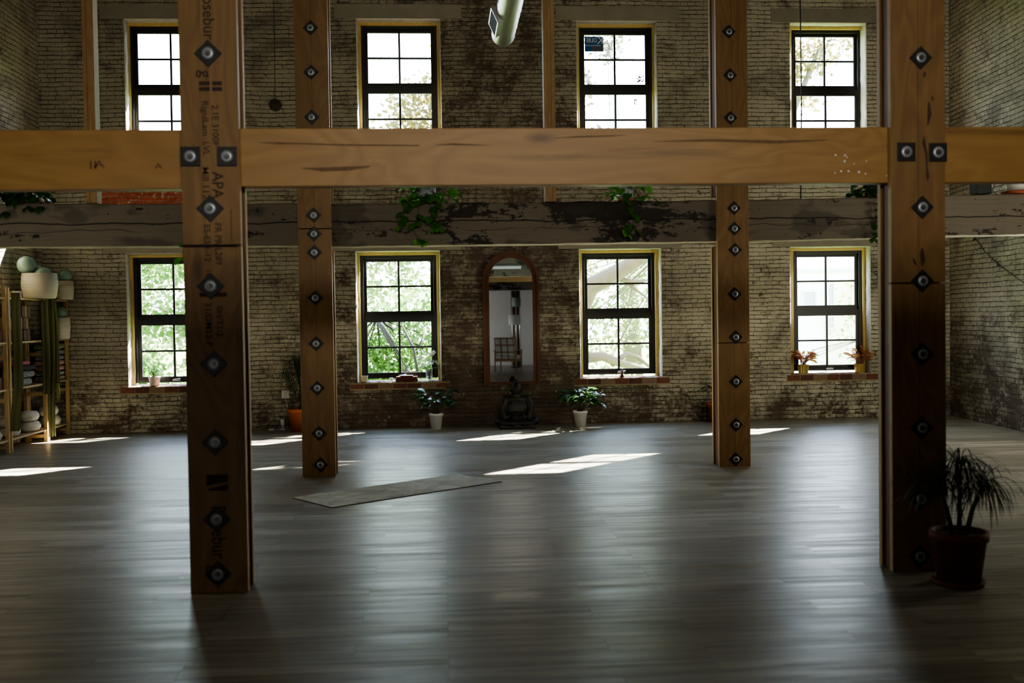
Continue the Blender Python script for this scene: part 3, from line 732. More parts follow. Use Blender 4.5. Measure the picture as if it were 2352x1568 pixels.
# --- plants ---------------------------------------------------------------
def pot_profile(rt_, rb_, h, rim=.03):
    return [(0, .0), (rb_, 0), (rt_*.96, h-rim), (rt_*1.04, h-rim), (rt_*1.04, h), (rt_*.92, h), (rt_*.90, h-.03), (0, h-.03)]
def soil(bm_r, h, parent):
    bm = BM(); lathe(bm, [(0, h), (bm_r, h)], n=24); finish(bm, 'soil', M['soil'], parent)
def clampy(bm, lim):
    for v in bm.verts:
        if v.co.y > lim: v.co.y = lim+(v.co.y-lim)*.03
def bushy(name, label, loc, pot, potmat, nstem, spread, hgt, leafL, leafW, lm, seed, cat='plant', group=None, stemm='stem', tall=(), rim=.03, droop=.5, ribs=False, saucer=None):
    rr = random.Random(seed); ylim = (FY-.03 if loc[2] > .3 else YW-.03)-loc[1]; t = thing(name, label, cat, loc, group=group)
    rt_, rb_, h = pot
    bm = BM(); lathe(bm, pot_profile(rt_, rb_, h, rim), wob=(lambda k, z: .035*(k % 2)) if ribs else None, n=40 if ribs else 28, smooth=not ribs); finish(bm, 'pot', potmat, t)
    if saucer:
        bm = BM(); lathe(bm, [(0, -.012), (saucer, -.012), (saucer*1.08, .012), (saucer*1.02, .012), (rb_*1.01, -.002), (0, -.002)]); finish(bm, 'saucer', M['terracotta'], t); t.location.z += .012
    soil(rt_*.89, h-.022, t)
    bs = BM(); bl = BM()
    specs = []
    for i in range(nstem):
        a = rr.uniform(0, 2*PI); s = spread*math.sqrt(rr.uniform(.02, 1)); specs.append((s*math.cos(a), s*math.sin(a), hgt*rr.uniform(.45, 1.0)))
    specs += list(tall)
    for sx_, sy_, sh in specs:
        p0 = Vector((rr.uniform(-.4, .4)*rt_, rr.uniform(-.4, .4)*rt_, h-.03)); p3 = Vector((sx_, sy_, h+sh))
        pts = [p0, p0.lerp(p3, .4)+Vector((0, 0, sh*.15)), p0.lerp(p3, .75)+Vector((0, 0, sh*.10)), p3]
        tube(bs, pts, [.004, .0035, .003, .002], 5)
        for k in range(rr.randint(2, 4)):
            tt = rr.uniform(.5, 1.0) if k else 1.0
            b = p0.lerp(p3, tt)+Vector((0, 0, sh*.1*math.sin(PI*tt)))
            a = math.atan2(sy_, sx_)+rr.uniform(-1.5, 1.5)
            leaf(bl, b, (math.cos(a), math.sin(a), rr.uniform(-.15, .75)), leafL*rr.uniform(.7, 1.2), leafW*rr.uniform(.75, 1.15), droop*rr.uniform(.6, 1.5), rr.uniform(-.6, .6))
    clampy(bl, ylim); clampy(bs, ylim); finish(bs, 'stem', M[stemm], t); finish(bl, 'foliage', lm, t, recalc=False)
    return t
q = at(1002, 987, Z=0)
bushy('potted_plant', 'dim leafy plant in a white pot on the floor below the second lower window', (q.x, min(q.y+.12, YW-.14), 0), (.10, .072, .225), M['white_pot'], 20, .24, .32, .18, .072, M['leaf_dark'], 11, tall=[(.24, 0, .30), (.14, -.05, .36)])
q = at(1336, 981, Z=0)
bushy('potted_plant', 'glossy sunlit plant in a white pot on the floor below the third lower window', (q.x, min(q.y+.12, YW-.14), 0), (.102, .075, .225), M['white_pot'], 26, .23, .30, .18, .072, M['leaf_dark'], 23, tall=[(-.30, .02, .33), (-.22, -.06, .27), (.15, -.05, .30), (.27, 0, .22), (.25, -.05, .10)])
# coral-leaved pair on the fourth lower window's sill
M['gold_pot'] = plain('gold_ribbed_pot', (.50, .36, .12), .4, .45, .3, 30)
zs4 = .702-.045+.012
for px, lab, sd in ((1845, 'coral-leaved plant in a ribbed gold pot, bleached by sun, on the sill', 5), (1975, 'coral-leaved plant in a ribbed gold pot, shaded by the jamb, on the sill', 8)):
    Yp = YW+.07; q = at(px, 860, Y=Yp)
    bushy('sill_plant', lab, (q.x, Yp, zs4), (.088, .066, .135), M['gold_pot'], 24, .15, .20, .14, .052, M['leaf_red'], sd, stemm='stem_red', group='coral plants on the window sill', rim=.006, ribs=True, droop=.35)
Yp = YW+.06; q = at(355, 880, Y=Yp)
bushy('sill_plant', 'small pale green plant in a cream pot on the first lower window sill', (q.x, Yp, .669), (.085, .062, .13), M['white_pot'], 16, .12, .20, .045, .026, M['leaf_bright'], 31, rim=.02)

def strap_plant(name, label, loc, pot, nl, L, W, lm, seed, trunk=None, arch_=.9, spread=.9, saucer=None, potmat='terracotta', heads=((0, 0),), up_=.7, hide_pot=False):
    rr = random.Random(seed); t = thing(name, label, 'plant', loc); rt_, rb_, h = pot
    bm = BM(); lathe(bm, pot_profile(rt_, rb_, h, .05)); finish(bm, 'pot', M[potmat], t)
    if saucer:
        bm = BM(); lathe(bm, [(0, -.014), (saucer, -.014), (saucer*1.1, .018), (saucer*1.03, .018), (rb_*1.02, -.003), (0, -.003)]); finish(bm, 'saucer', M[potmat], t); t.location.z += .014
    soil(rt_*.89, h-.022, t)
    bl = BM(); bs = BM()
    for hx, hy, hz in heads:
        b = Vector((hx, hy, h+hz))
        if hz > .02: tube(bs, [(hx*.3, hy*.3, h-.04), (hx*.6, hy*.6, h+hz*.5), tuple(b)], [.016, .013, .011], 8)
        for i in range(nl):
            a = 2*PI*i/nl*2.4 + rr.uniform(-.3, .3); e = rr.uniform(.1, 1.3)*up_
            leaf(bl, b+Vector((0, 0, rr.uniform(-.05, .05))), (math.cos(a)*spread, math.sin(a)*spread, e), L*rr.uniform(.6, 1.1), W, arch_*rr.uniform(.7, 1.4), rr.uniform(-.3, .3), n=7)
    if bs.verts: finish(bs, 'trunk', M['stem'], t)
    else: bs.free()
    clampy(bl, YW-.04-loc[1]); finish(bl, 'foliage', lm, t, recalc=False); return t
q = at(2190, 1330, Z=0)
strap_plant('potted_plant', 'dark plant of drooping narrow leaves in big terracotta pot by foremost post', (q.x-.02, 5.80, 0), (.158, .118, .30), 90, .37, .0085, M['leaf_black'], 4, saucer=.135, potmat='shaded_terracotta', heads=((.0, -.02, .36), (.11, -.05, .25), (-.15, -.06, .27)), arch_=1.9, up_=1.25)
q = at(1650, 970, Z=0)
strap_plant('potted_plant', 'spiky green plant in a terracotta pot partly hidden by a post below the third window', (q.x+.03, min(q.y+.1, YW-.22), 0), (.17, .125, .285), 15, .34, .02, M['leaf_palm'], 9, heads=((-.10, 0, .20), (-.02, .0, .55)), arch_=.7)
# tall palm in a terracotta pot, mostly behind the rear left post
q = at(690, 991, Z=0)
t = thing('potted_palm', 'tall palm in a terracotta pot half hidden behind the rear left post', 'plant', (q.x, min(q.y+.14, YW-.24), 0))
bm = BM(); lathe(bm, pot_profile(.19, .145, .325, .05)); finish(bm, 'pot', M['terracotta'], t); soil(.168, .30, t)
bl = BM(); bs = BM(); rr = random.Random(12)
for i in range(9):
    a = 2*PI*i/9+rr.uniform(-.2, .2); hgt = rr.uniform(.75, 1.15); out = rr.uniform(.08, .26)
    pts = [Vector((.03*math.cos(a), .03*math.sin(a), .29))]
    for k in range(1, 9):
        u = k/8; pts.append(Vector((math.cos(a)*out*u**1.8, math.sin(a)*out*u**1.8, .29+hgt*(u-.22*u**3))))
    tube(bs, pts, [.007-.0006*k for k in range(9)], 5)
    for k in range(4, 9):
        for s in (-1, 1):
            d = Vector((math.cos(a+s*1.0), math.sin(a+s*1.0), -.25)); leaf(bl, pts[k], d, .26*(1.15-abs(k-6)*.14), .016, .8, 0)
            leaf(bl, pts[k].lerp(pts[k-1], .5), d, .26*(1.1-abs(k-6)*.14), .016, .8, 0)
clampy(bl, YW-.04-t.location.y); clampy(bs, YW-.04-t.location.y); finish(bs, 'stem', M['leaf_palm'], t); finish(bl, 'foliage', M['leaf_palm'], t, recalc=False)

# trailing pothos in pots along the old beam
M['grey_pot'] = plain('grey_glazed_pot', (.33, .35, .37), .35)
def pothos(label, px, potr, pot_h, trails, seed, potmat, lm, n=26, square=False, vis=True, spread=.2):
    y = YB+.19; x = xat(px, 450, y); z = top(x)-.004; rr = random.Random(seed)
    t = thing('trailing_plant', label, 'plant', (x, y, z))
    bm = BM(); lathe(bm, [(0, 0), (potr*1.15, 0), (potr*1.25, .02), (potr*.9, .018), (0, .018)]); finish(bm, 'saucer', M['terracotta'], t)
    bm = BM(); lathe(bm, [(0, .02), (potr*.78, .02), (potr, .02+pot_h), (potr*.9, .02+pot_h), (0, pot_h-.01)]); finish(bm, 'pot', potmat, t)
    bl = BM(); bs = BM()
    for i in range(n):
        a = rr.uniform(0, 2*PI); r = spread*rr.uniform(.4, 1.2); p = Vector((math.cos(a)*r, math.sin(a)*r*.8, rr.uniform(.02, pot_h+.16)))
        tube(bs, [(0, 0, pot_h), p*.6+Vector((0, 0, pot_h*.7)), p], .002, 4)
        leaf(bl, p, (math.cos(a), math.sin(a)-.4, rr.uniform(-.6, .3)), rr.uniform(.09, .14), rr.uniform(.075, .105), .9, rr.uniform(-.7, .7))
    for tr in trails:   # vines falling over the front edge; each a list of photo pixels
        pts = [Vector((0, -.08, pot_h*.7))]
        for px_, py_ in tr:
            q = at(px_, py_, Y=oy0-.03); pts.append(q-Vector((x, y, z)))
        tube(bs, pts, .0022, 4)
        for A, B in zip(pts, pts[1:]):
            for k in range(2):
                p = A.lerp(B, rr.uniform(.1, 1)); a = rr.uniform(-1, 1)
                leaf(bl, p, (math.sin(a), -.75, -.35), rr.uniform(.09, .135), rr.uniform(.075, .10), .7, rr.uniform(-.5, .5))
    finish(bs, 'vine', M['stem'], t); finish(bl, 'foliage', lm, t, recalc=False)
    return t
pothos('trailing plant in pale pot on the old beam, longest vines, left of mirror', 982, .09, .15, [[(940, 462), (930, 480), (925, 505), (920, 522)], [(965, 465), (958, 500), (950, 530), (962, 550), (975, 556)], [(1000, 470), (990, 500), (1000, 520), (1018, 523)], [(985, 468), (1010, 505), (990, 530)]], 3, M['grey_pot'], M['leaf_pothos'], 64, spread=.24)
pothos('trailing plant in a grey pot on the old beam above the third lower window', 1440, .075, .15, [[(1437, 470), (1445, 500), (1440, 525), (1432, 537)], [(1445, 480), (1455, 515), (1462, 535)]], 6, M['grey_pot'], M['leaf_pothos'], 44, spread=.22)
pothos('dark trailing plant on the old beam beside the foremost right post', 2000, .08, .13, [[(2008, 470), (2012, 500), (2010, 540), (2006, 553)]], 9, M['black'], M['leaf_dark'], 34)
pothos('dense dark plant spilling from the left end of the old beam', 40, .10, .16, [[(20, 470), (12, 490)], [(60, 470), (75, 478)], [(95, 468), (84, 480)]], 12, M['black'], M['leaf_dark'], 80, spread=.27)
pothos('trailing plant on the old beam mostly hidden by the lettered foremost post', 500, .08, .13, [[(440, 480), (432, 520), (422, 560), (419, 596)], [(545, 468), (550, 490)]], 15, M['black'], M['leaf_pothos'], 30, spread=.26)
y_ = YB+.17; x_ = xat(2335, 440, y_)
t = thing('potted_plant', 'white pot in a dark saucer near the right end of the old beam', 'pot', (x_, y_, top(x_)-.004))
bm = BM(); lathe(bm, [(0, .026), (.10, .026), (.125, .24), (.115, .24), (0, .2)]); finish(bm, 'pot', M['white_pot'], t)
bm = BM(); lathe(bm, [(0, 0), (.14, 0), (.165, .03), (.15, .03), (.10, .02), (0, .02)]); finish(bm, 'saucer', M['terracotta'], t)
x_ = xat(2253, 440, y_)
t = thing('speaker_box', 'small black box tilted on the old beam left of the white pot', 'box', (x_, y_, top(x_)-.004), .12)
bm = BM(); box(bm, -.085, .085, -.07, .07, .006, .16); o = bevel(finish(bm, 'cabinet', M['black'], t), .006); o.rotation_euler = (0, -.06, 0)
bm = BM(); tube(bm, [(.085, .0, .12), (.13, -.02, .16), (.17, 0, .13), (.15, .02, .05), (.20, .02, .012)], .004, 6); finish(bm, 'cable', M['black'], t)

# --- things on the second window's sill
zs2 = .702-.045+.012; ys = YW+.07
q = at(838, 870, Y=ys); bm = BM(); lathe(bm, [(0, 0), (.036, 0), (.048, .075), (.052, .085), (.045, .085), (.03, .02), (0, .02)])
tag(finish(bm, 'candle_cup', plain('cream_wax', (.66, .63, .42), .5), None, loc=(q.x, ys-.03, zs2)), 'cream candle cup at the left end of the second window sill', 'candle')
t_ = NT('clear_glass'); M['clear'] = None
_b = t_.n('BsdfGlass', {'Color': (.93, .97, .95), 'Roughness': .01, 'IOR': 1.3}); _tr = t_.n('BsdfTransparent', {'Color': (.9, .95, .92)}); _mx = t_.n('MixShader', {0: .6})
t_.set(_mx.inputs[1], _b.outputs[0]); t_.set(_mx.inputs[2], _tr.outputs[0]); t_.t.links.new(_mx.outputs[0], t_.out.inputs[0]); M['clear'] = t_.m
q = at(899, 873, Y=ys); bm = BM(); lathe(bm, [(0, 0), (.022, 0), (.03, .055), (.027, .055), (.02, .008), (0, .008)])
tag(finish(bm, 'votive_glass', M['clear'], None, loc=(q.x, ys-.01, zs2)), 'tiny clear glass cup beside the stacked red books', 'cup')
M['paper'] = plain('book_paper', (.5, .46, .36), .8)
bx0, bx1 = xat(909, 870, ys), xat(960, 870, ys)
for k, (h, col, lab, ins) in enumerate(((.034, (.11, .022, .018), 'dark red hardback, lowest of the three stacked on the sill', 0), (.030, (.16, .025, .022), 'wine red hardback in the middle of the stack on the sill', .01), (.016, (.03, .02, .018), 'thin black book on top of the stack on the sill', .07))):
    z0 = zs2+(0, .0345, .065)[k]
    t = thing('book', lab, 'book', ((bx0+bx1)/2, ys, z0)); hw = (bx1-bx0)/2-ins
    cm = plain('book_cloth_%d' % k, col, .6)
    bm = BM(); box(bm, -hw, hw, -.07, .06, 0, .003); box(bm, -hw, hw, -.07, .06, h-.003, h); box(bm, -hw, hw, -.072, -.069, .0, h); finish(bm, 'cover', cm, t)
    bm = BM(); box(bm, -hw+.004, hw-.004, -.068, .056, .0035, h-.0035); finish(bm, 'pages', M['paper'], t)
q = at(986, 870, Y=ys)
t = thing('flower_vase', 'clear glass vase of pale blossoms and dark leaves at the right end of a sill', 'vase', (q.x, ys, zs2))
bm = BM(); lathe(bm, [(0, 0), (.05, 0), (.052, .005), (.052, .17), (.049, .17), (.049, .008), (0, .008)]); finish(bm, 'vessel', M['clear'], t)
bs = BM(); bl = BM(); bf = BM(); rr = random.Random(17)
for i in range(15):
    a = rr.uniform(0, 2*PI); r = rr.uniform(.03, .15); p = Vector((math.cos(a)*r-.02, math.sin(a)*r*.6, .17+rr.uniform(.06, .27)))
    tube(bs, [(rr.uniform(-.02, .02), rr.uniform(-.02, .02), .02), (p.x*.3, p.y*.3, .16), tuple(p)], .0022, 5)
    for k in range(9):
        d = Vector((rr.gauss(0, 1), rr.gauss(0, 1), rr.gauss(.3, .7))).normalized(); leaf(bf, p, d, .045, .022, .4)
for i in range(14):
    a = rr.uniform(0, 2*PI); leaf(bl, (math.cos(a)*.03, math.sin(a)*.03, .15+rr.uniform(0, .16)), (math.cos(a), math.sin(a), rr.uniform(0, .9)), .11, .035, .6)
for i in range(4): leaf(bl, (.06, 0, .16), (1, .1*i, .9-.3*i), .16, .045, .5)
[clampy(b_, .09) for b_ in (bs, bl, bf)]; finish(bs, 'stem', M['stem'], t); finish(bf, 'blossom', leaf_material('pale_blossom', (.5, .47, .36), (.66, .64, .52), .4, .6), t, recalc=False); finish(bl, 'leaves', M['leaf_dark'], t, recalc=False)
# third sill: a little bell-shaped bottle
q = at(1428, 860, Y=ys); bm = BM(); lathe(bm, [(0, 0), (.036, 0), (.036, .012), (.022, .03), (.014, .07), (.010, .115), (.006, .125), (0, .127)])
tag(finish(bm, 'incense_holder', plain('dark_brown_glaze', (.10, .04, .025), .35), None, loc=(q.x, ys-.03, zs2)), 'small dark tapering bottle standing on the third lower window sill', 'bottle')

# --- statue before the mirror, one continuous bronze figure sitting cross-legged
q = at(1188, 984, Z=0)
bm = BM()
def lump(x, y, z, r, sx=1, sy=1, sz=1): ball(bm, (x, y, z), r, sx, sy, sz, 20)
lump(0, .02, .27, .15, 1.18, .72, 1.25); lump(0, .03, .40, .13, 1.28, .66, .62); lump(0, .0, .15, .16, 1.2, .85, .75)
lump(0, .01, .47, .062, 1, .9, 1.3); lump(0, -.005, .56, .082, .88, .98, 1.14); lump(0, .012, .655, .042, 1, 1, .95); lump(0, .02, .60, .078, 1, 1, .8)
for s in (-1, 1):
    lump(s*.078, .0, .54, .020, .5, .8, 2.1)
    for k in range(9):
        u = k/8; lump(s*(.155+.045*math.sin(PI*u*.9)), .02-.10*u, .41-.25*u, .056-.012*u)
    for k in range(9):
        u = k/8; lump(s*(.08+.17*math.sin(PI*u*.72)), .02-.15*u, .125-.04*u, .08-.012*u, 1, 1, .75)
    for k in range(7):
        u = k/6; lump(s*(.22-.24*u), -.13-.03*math.sin(PI*u), .078, .056, 1, .9, .72)
    lump(s*.045, -.12, .16, .04, 1.2, .9, .6)
lump(0, -.085, .555, .015, .8, 1, 1.3)
box(bm, -.255, .255, -.19, .15, 0.0, .05)
st = finish(bm, 'seated_statue', M['statue'], None, loc=(q.x, min(q.y+.13, YW-.20), 0))
tag(st, 'dark bronze figure seated cross-legged on the floor before the mirror', 'statue')
rm = st.modifiers.new('remesh', 'REMESH'); rm.mode = 'VOXEL'; rm.voxel_size = .0085; rm.use_smooth_shade = True
sm = st.modifiers.new('smooth', 'SMOOTH'); sm.factor = .5; sm.iterations = 3

# --- power outlet, cable, small lamp on the floor
q = at(656, 905, Y=YW)
M['white_plastic'] = plain('white_plastic', (.62, .62, .58), .45, 0, .03)
t = thing('wall_outlet', 'white power outlet with a plug on the brick wall left of the palm', 'outlet', (q.x, YW-.012, q.z))
bm = BM(); box(bm, -.055, .055, -.012, .010, -.057, .057); bevel(finish(bm, 'cover_plate', M['white_plastic'], t), .004)
bm = BM(); box(bm, -.02, .02, -.05, -.0125, -.018, .02); bevel(finish(bm, 'plug', M['white_plastic'], t), .006)
lq = at(649, 988, Z=0)
t2 = thing('floor_spotlight', 'little white spotlight standing on the floor below the wall outlet', 'lamp', (lq.x, lq.y+.06, 0))
bm = BM(); lathe(bm, [(0, 0), (.042, 0), (.042, .012), (.02, .02), (.012, .05), (0, .05)]); finish(bm, 'base', M['white_plastic'], t2)
bm = BM(); tube(bm, [(0, 0, .05), (-.004, 0, .075), (-.006, 0, .155)], [.02, .03, .03], 16); finish(bm, 'lamp_head', M['white_plastic'], t2)
bm = BM(); o_ = Vector((q.x, YW-.04, q.z-.02)); e_ = Vector((lq.x+.03, lq.y+.06, .012))
tube(bm, [o_, o_+Vector((.02, -.02, -.10)), o_+Vector((.05, -.02, -.25)), (q.x+.09, YW-.05, .12), (q.x+.12, YW-.12, .012), (lq.x+.14, lq.y+.04, .006), e_], .004, 6)
tag(finish(bm, 'power_cable', M['white_plastic'], None), 'thin white cable running from the wall outlet down to the floor', 'cable')
sq = at(622, 989, Z=0); t = thing('foot_switch', 'white inline switch lying on the floor left of the little spotlight', 'switch', (sq.x, sq.y+.05, 0))
bm = BM(); box(bm, -.04, .04, -.025, .025, .001, .026); bevel(finish(bm, 'housing', M['white_plastic'], t), .008)
bm = BM(); tube(bm, [(.04, 0, .008), (.10, .02, .006), (.15, .0, .02), (.19, .01, .012)], .004, 6); finish(bm, 'cord', M['white_plastic'], t)

# --- strings of tiny lights low on the walls
M['wire'] = plain('pale_wire', (.30, .28, .20), .5); M['bulb'] = plain('tiny_bulb', (.75, .75, .7), .2)
def light_string(label, pts, step):
    t = thing('string_light', label, 'string light', pts[0])
    bm = BM(); tube(bm, pts, .0028, 5); finish(bm, 'wire', M['wire'], t, world=True)
    acc = 0; first = None
    for A, B in zip(pts, pts[1:]):
        L = (B-A).length; s = step-acc
        while s < L:
            p = A.lerp(B, s/L)
            if first is None:
                bm = BM(); ball(bm, (0, -.004, -.014), .009, .8, .8, 1.4, 10); tube(bm, [(0, 0, .008), (0, -.003, -.006)], .005, 6); first = finish(bm, 'bulb', M['bulb'], t); first.location = p-t.location
            else: linked(first, t, p-t.location)
            s += step
        acc = (acc+L) % step
sag = lambda ps: [at(a, b, Y=YW-.014) for a, b in ps]
light_string('thin string of tiny lights along the window wall under the sills', sag([(190, 913), (300, 914), (420, 911), (520, 913), (640, 910), (780, 909), (850, 911), (920, 908), (1000, 905), (1100, 902), (1175, 899), (1262, 897), (1380, 895), (1500, 892), (1620, 889), (1800, 884), (2010, 881), (2150, 884)]), .68)
light_string('thin string of tiny lights along the right-hand brick wall, low down', [at_right(a, b, .014) for a, b in ((2195, 884), (2230, 887), (2262, 891), (2300, 897), (2350, 905), (2420, 915))], .5)
ps = [at_right(a, b, .014) for a, b in ((2235, 540), (2262, 578), (2300, 612), (2352, 650), (2400, 690))]
t = thing('climbing_vine', 'thin vine with sparse leaves slanting down the right-hand brick wall', 'vine', ps[0])
bm = BM(); tube(bm, ps, .005, 5); finish(bm, 'stem', M['stem'], t, world=True)
bm = BM(); rr = random.Random(4)
for A, B in zip(ps, ps[1:]):
    for k in range(5):
        p = A.lerp(B, rr.random()); leaf(bm, p, (-.8, rr.uniform(-1, 1), rr.uniform(-.8, .6)), rr.uniform(.05, .09), .035, .5)
finish(bm, 'foliage', M['leaf_dark'], t, world=True, recalc=False)

# --- hanging cables
y_ = YB+.19; xa = xat(1839, 440, y_)
bm = BM(); tube(bm, [(xat(1834, -60, y_), y_, ZC-.01), (xat(1838, 20, y_), y_, zat(1838, 20, y_)), (xat(1841, 250, y_), y_, zat(1841, 250, y_)), (xa, y_, top(xa))], .0065, 6)
tag(finish(bm, 'hanging_cable', M['black'], None), 'thin dark cable dropping past the fourth upper window to the old beam', 'cable')
y_ = YW-.02; zb_ = zat(632, 241, y_); xx = xat(632, 241, y_)
t = thing('anchor_mount', 'round dark iron plate high on the brick wall with a rod above it', 'anchor', (xx, y_, zb_))
M['rusty'] = plain('rusty_iron', (.07, .05, .035), .8, 0, .3, 30)
bm = BM(); lathe(bm, [(0, -.018), (.05, -.015), (.085, -.006), (.088, .019), (0, .019)], n=28); bmesh.ops.rotate(bm, verts=bm.verts[:], cent=(0, 0, 0), matrix=Matrix.Rotation(-PI/2, 3, 'X')); finish(bm, 'plate', M['rusty'], t)
bm = BM(); tube(bm, [(0, 0, .09), (.01, 0, 1.2), (-.01, 0, ZC-zb_-.01)], .0045, 6); finish(bm, 'rod', M['rusty'], t)
# --- open pine racks along the left wall with their contents
SX, SB = -5.33, -5.625      # front and back of the racks
yof = lambda px, py=900, X=SX: at(px, py, X=X).y
M['pine'] = wood_material('rack_pine', (.22, .12, .04), (.42, .28, .12), (.52, .37, .17), 'z', .55, 8, .12)
M['pine_x'] = wood_material('rack_pine_shelf', (.26, .15, .06), (.46, .34, .18), (.56, .43, .24), 'y', .55, 8, .1)
HT = at(20, 660, X=SX).z
LV = [at(66, y, X=SX).z for y in (997, 886, 783, 685)]
def rack(label, ya, yb, ha=None, hb=None):
    t = thing('storage_rack', label, 'shelf', ((SX+SB)/2, (ya+yb)/2, 0), group='pine racks by the left wall')
    for y0, ht in ((ya, ha or HT), (yb-.042, hb or HT)):
        bm = BM()
        box(bm, SX-.045, SX, y0, y0+.042, 0, ht); box(bm, SB, SB+.045, y0, y0+.042, 0, ht)
        for z in (.05, .62, 1.15): box(bm, SB+.046, SX-.046, y0+.010, y0+.032, z, z+.045)
        bevel(finish(bm, 'side_frame', M['pine'], t, world=True), .003)
    for z in LV:
        bm = BM(); box(bm, SB+.005, SX-.004, ya+.044, yb-.044, z-.022, z); bevel(finish(bm, 'shelf_board', M['pine_x'], t, world=True), .002)
    return t
u1 = (yof(-90), yof(21)); u2 = (yof(24.5), yof(109)); u3 = (yof(110.5), min(yof(174), YW-.02))
rack('pine rack holding dark wooden blocks, cut by the left edge of the photo', *u1)
rack('pine rack with rows of brown blocks, middle one of the three', *u2, hb=LV[3]-.001)
rack('pine rack nearest the window wall with colourful folded blankets', *u3, ha=LV[3]-.001)
# rope baskets and exercise balls
t_ = NT('cotton_rope'); co_ = t_.coord(); x_, yy_, z_ = t_.sep(co_); wv_ = t_.math('FRACT', t_.math('MULTIPLY', z_, 42.))
M['rope'] = t_.pbr(t_.mix(t_.rng(wv_, 0, .25), (.40, .38, .30), (.60, .57, .47)), .9, 0, t_.bump(t_.math('ABSOLUTE', t_.math('SUBTRACT', wv_, .5)), .6, .006))
M['ball'] = plain('sage_green_vinyl', (.20, .30, .25), .32, 0, .05, 6)
def basket(label, px, Y, z, r, ptop, bulge=.06):
    X = at(px, 650, Y=Y).x; h = at(px, ptop, Y=Y).z-z; t = thing('rope_basket', label, 'basket', (X, Y, z), group='rope baskets of balls')
    bm = BM(); lathe(bm, [(0, .0), (r*.86, 0), (r*.95, .02), (r*(1+bulge), h*.55), (r, h), (r*.955, h), (r*(1+bulge)*.95, h*.55), (r*.88, .03), (0, .02)], n=32); finish(bm, 'body', M['rope'], t)
Zt = LV[3]+.002; zb3 = LV[2]+.002
basket('large white rope basket of green balls on top of the racks', 91, 14.02, Zt, .215, 628)
basket('smaller white rope basket with one ball, on the rack top beside the window wall', 149, 14.86, Zt, .112, 645)
basket('white rope basket on the second shelf holding a dark ball', 141, 14.82, zb3, .10, 729)
def eball(label, px, py, Y, r):
    p = at(px, py, Y=Y)
    bm = BM(); ball(bm, (0, 0, 0), r, n=32); tube(bm, [(0, -r*.998, 0), (0, -r-.002, 0)], .012, 10)
    return tag(finish(bm, 'exercise_ball', M['ball'], None, loc=p), label, 'ball', 'sage green balls')
eball('sage green ball heaped highest on the large basket, leftmost of the balls', 61, 609, 13.92, .12)
eball('sage green ball sunk into the large basket, right of the tallest ball', 99, 633, 13.98, .115)
eball('sage green ball behind the other two in the large basket, barely showing', 84, 625, 14.16, .10)
eball('sage green ball topping the smaller basket beside the window wall', 148, 634, 14.86, .1)
eball('dim green ball in the basket on the second shelf', 139, 719, 14.82, .088)
# shallow wooden tray
t = thing('wooden_tray', 'shallow pale wooden tray on the rack top in front of the large basket', 'tray', (SX-.05, (yof(33)+yof(60))/2, Zt)); hl = (yof(60)-yof(33))/2-.04
bm = BM(); box(bm, -.04, .04, -hl, hl, 0, .012); finish(bm, 'base', M['pine_x'], t)
bm = BM(); box(bm, .028, .04, -hl, hl, .0125, .085); box(bm, -.04, -.028, -hl, hl, .0125, .085); box(bm, -.027, .027, -hl, -hl+.012, .0125, .085); box(bm, -.027, .027, hl-.012, hl, .0125, .085); finish(bm, 'side', M['pine_x'], t)
# blocks, three rows on the middle rack, two on the nearest rack
M['cork'] = plain('tan_cork', (.30, .20, .10), .8, 0, .25, 50, .2); M['brownfoam'] = plain('dark_brown_foam', (.10, .04, .022), .75, 0, .15, 30)
ords = ['first', 'second', 'third', 'fourth', 'fifth', 'sixth', 'seventh', 'eighth']
bm = BM(); box(bm, -.11, .11, -.036, .036, 0, .15); tb0 = bevel(finish(bm, 'yoga_block', M['cork']), .008)
bm = BM(); box(bm, -.11, .11, -.05, .05, 0, .15); db0 = bevel(finish(bm, 'yoga_block', M['brownfoam']), .008)
used = {}
rr = random.Random(21)
def place_block(kind, y, z, label, grp):
    src = tb0 if kind == 't' else db0
    o = src if kind not in used else linked(src, None); used[kind] = 1
    o.location = (SX-.14+rr.uniform(-.012, .01), y, z); tag(o, label, 'block', grp)
bh = min(.152, (LV[3]-.03-LV[2])/3)
for row, (pat, nm) in enumerate((('tttdtdd', 'bottom'), ('ttdttdt', 'middle'), ('ddttdtd', 'top'))):
    y = u2[0]+.09
    for k, c in enumerate(pat):
        w = .076 if c == 't' else .104; y += w/2
        if y+w/2 > u2[1]-.06: break
        place_block(c, y, LV[2]+.001+row*.152, '%s block, %s from the left in the %s row on the middle rack' % ('tan cork' if c == 't' else 'dark brown', ords[k], nm), 'blocks on the middle rack'); y += w/2+.002
for row, (zz, nm) in enumerate(((LV[2]+.001, 'upper'), (LV[1]+.001, 'lower'))):
    y = u1[1]-.06
    for k in range(4):
        y -= .052; place_block('d', y, zz, 'dark brown block, %s from right, %s shelf of the rack at the photo edge' % (ords[k], nm), 'blocks on the rack at the photo edge'); y -= .054
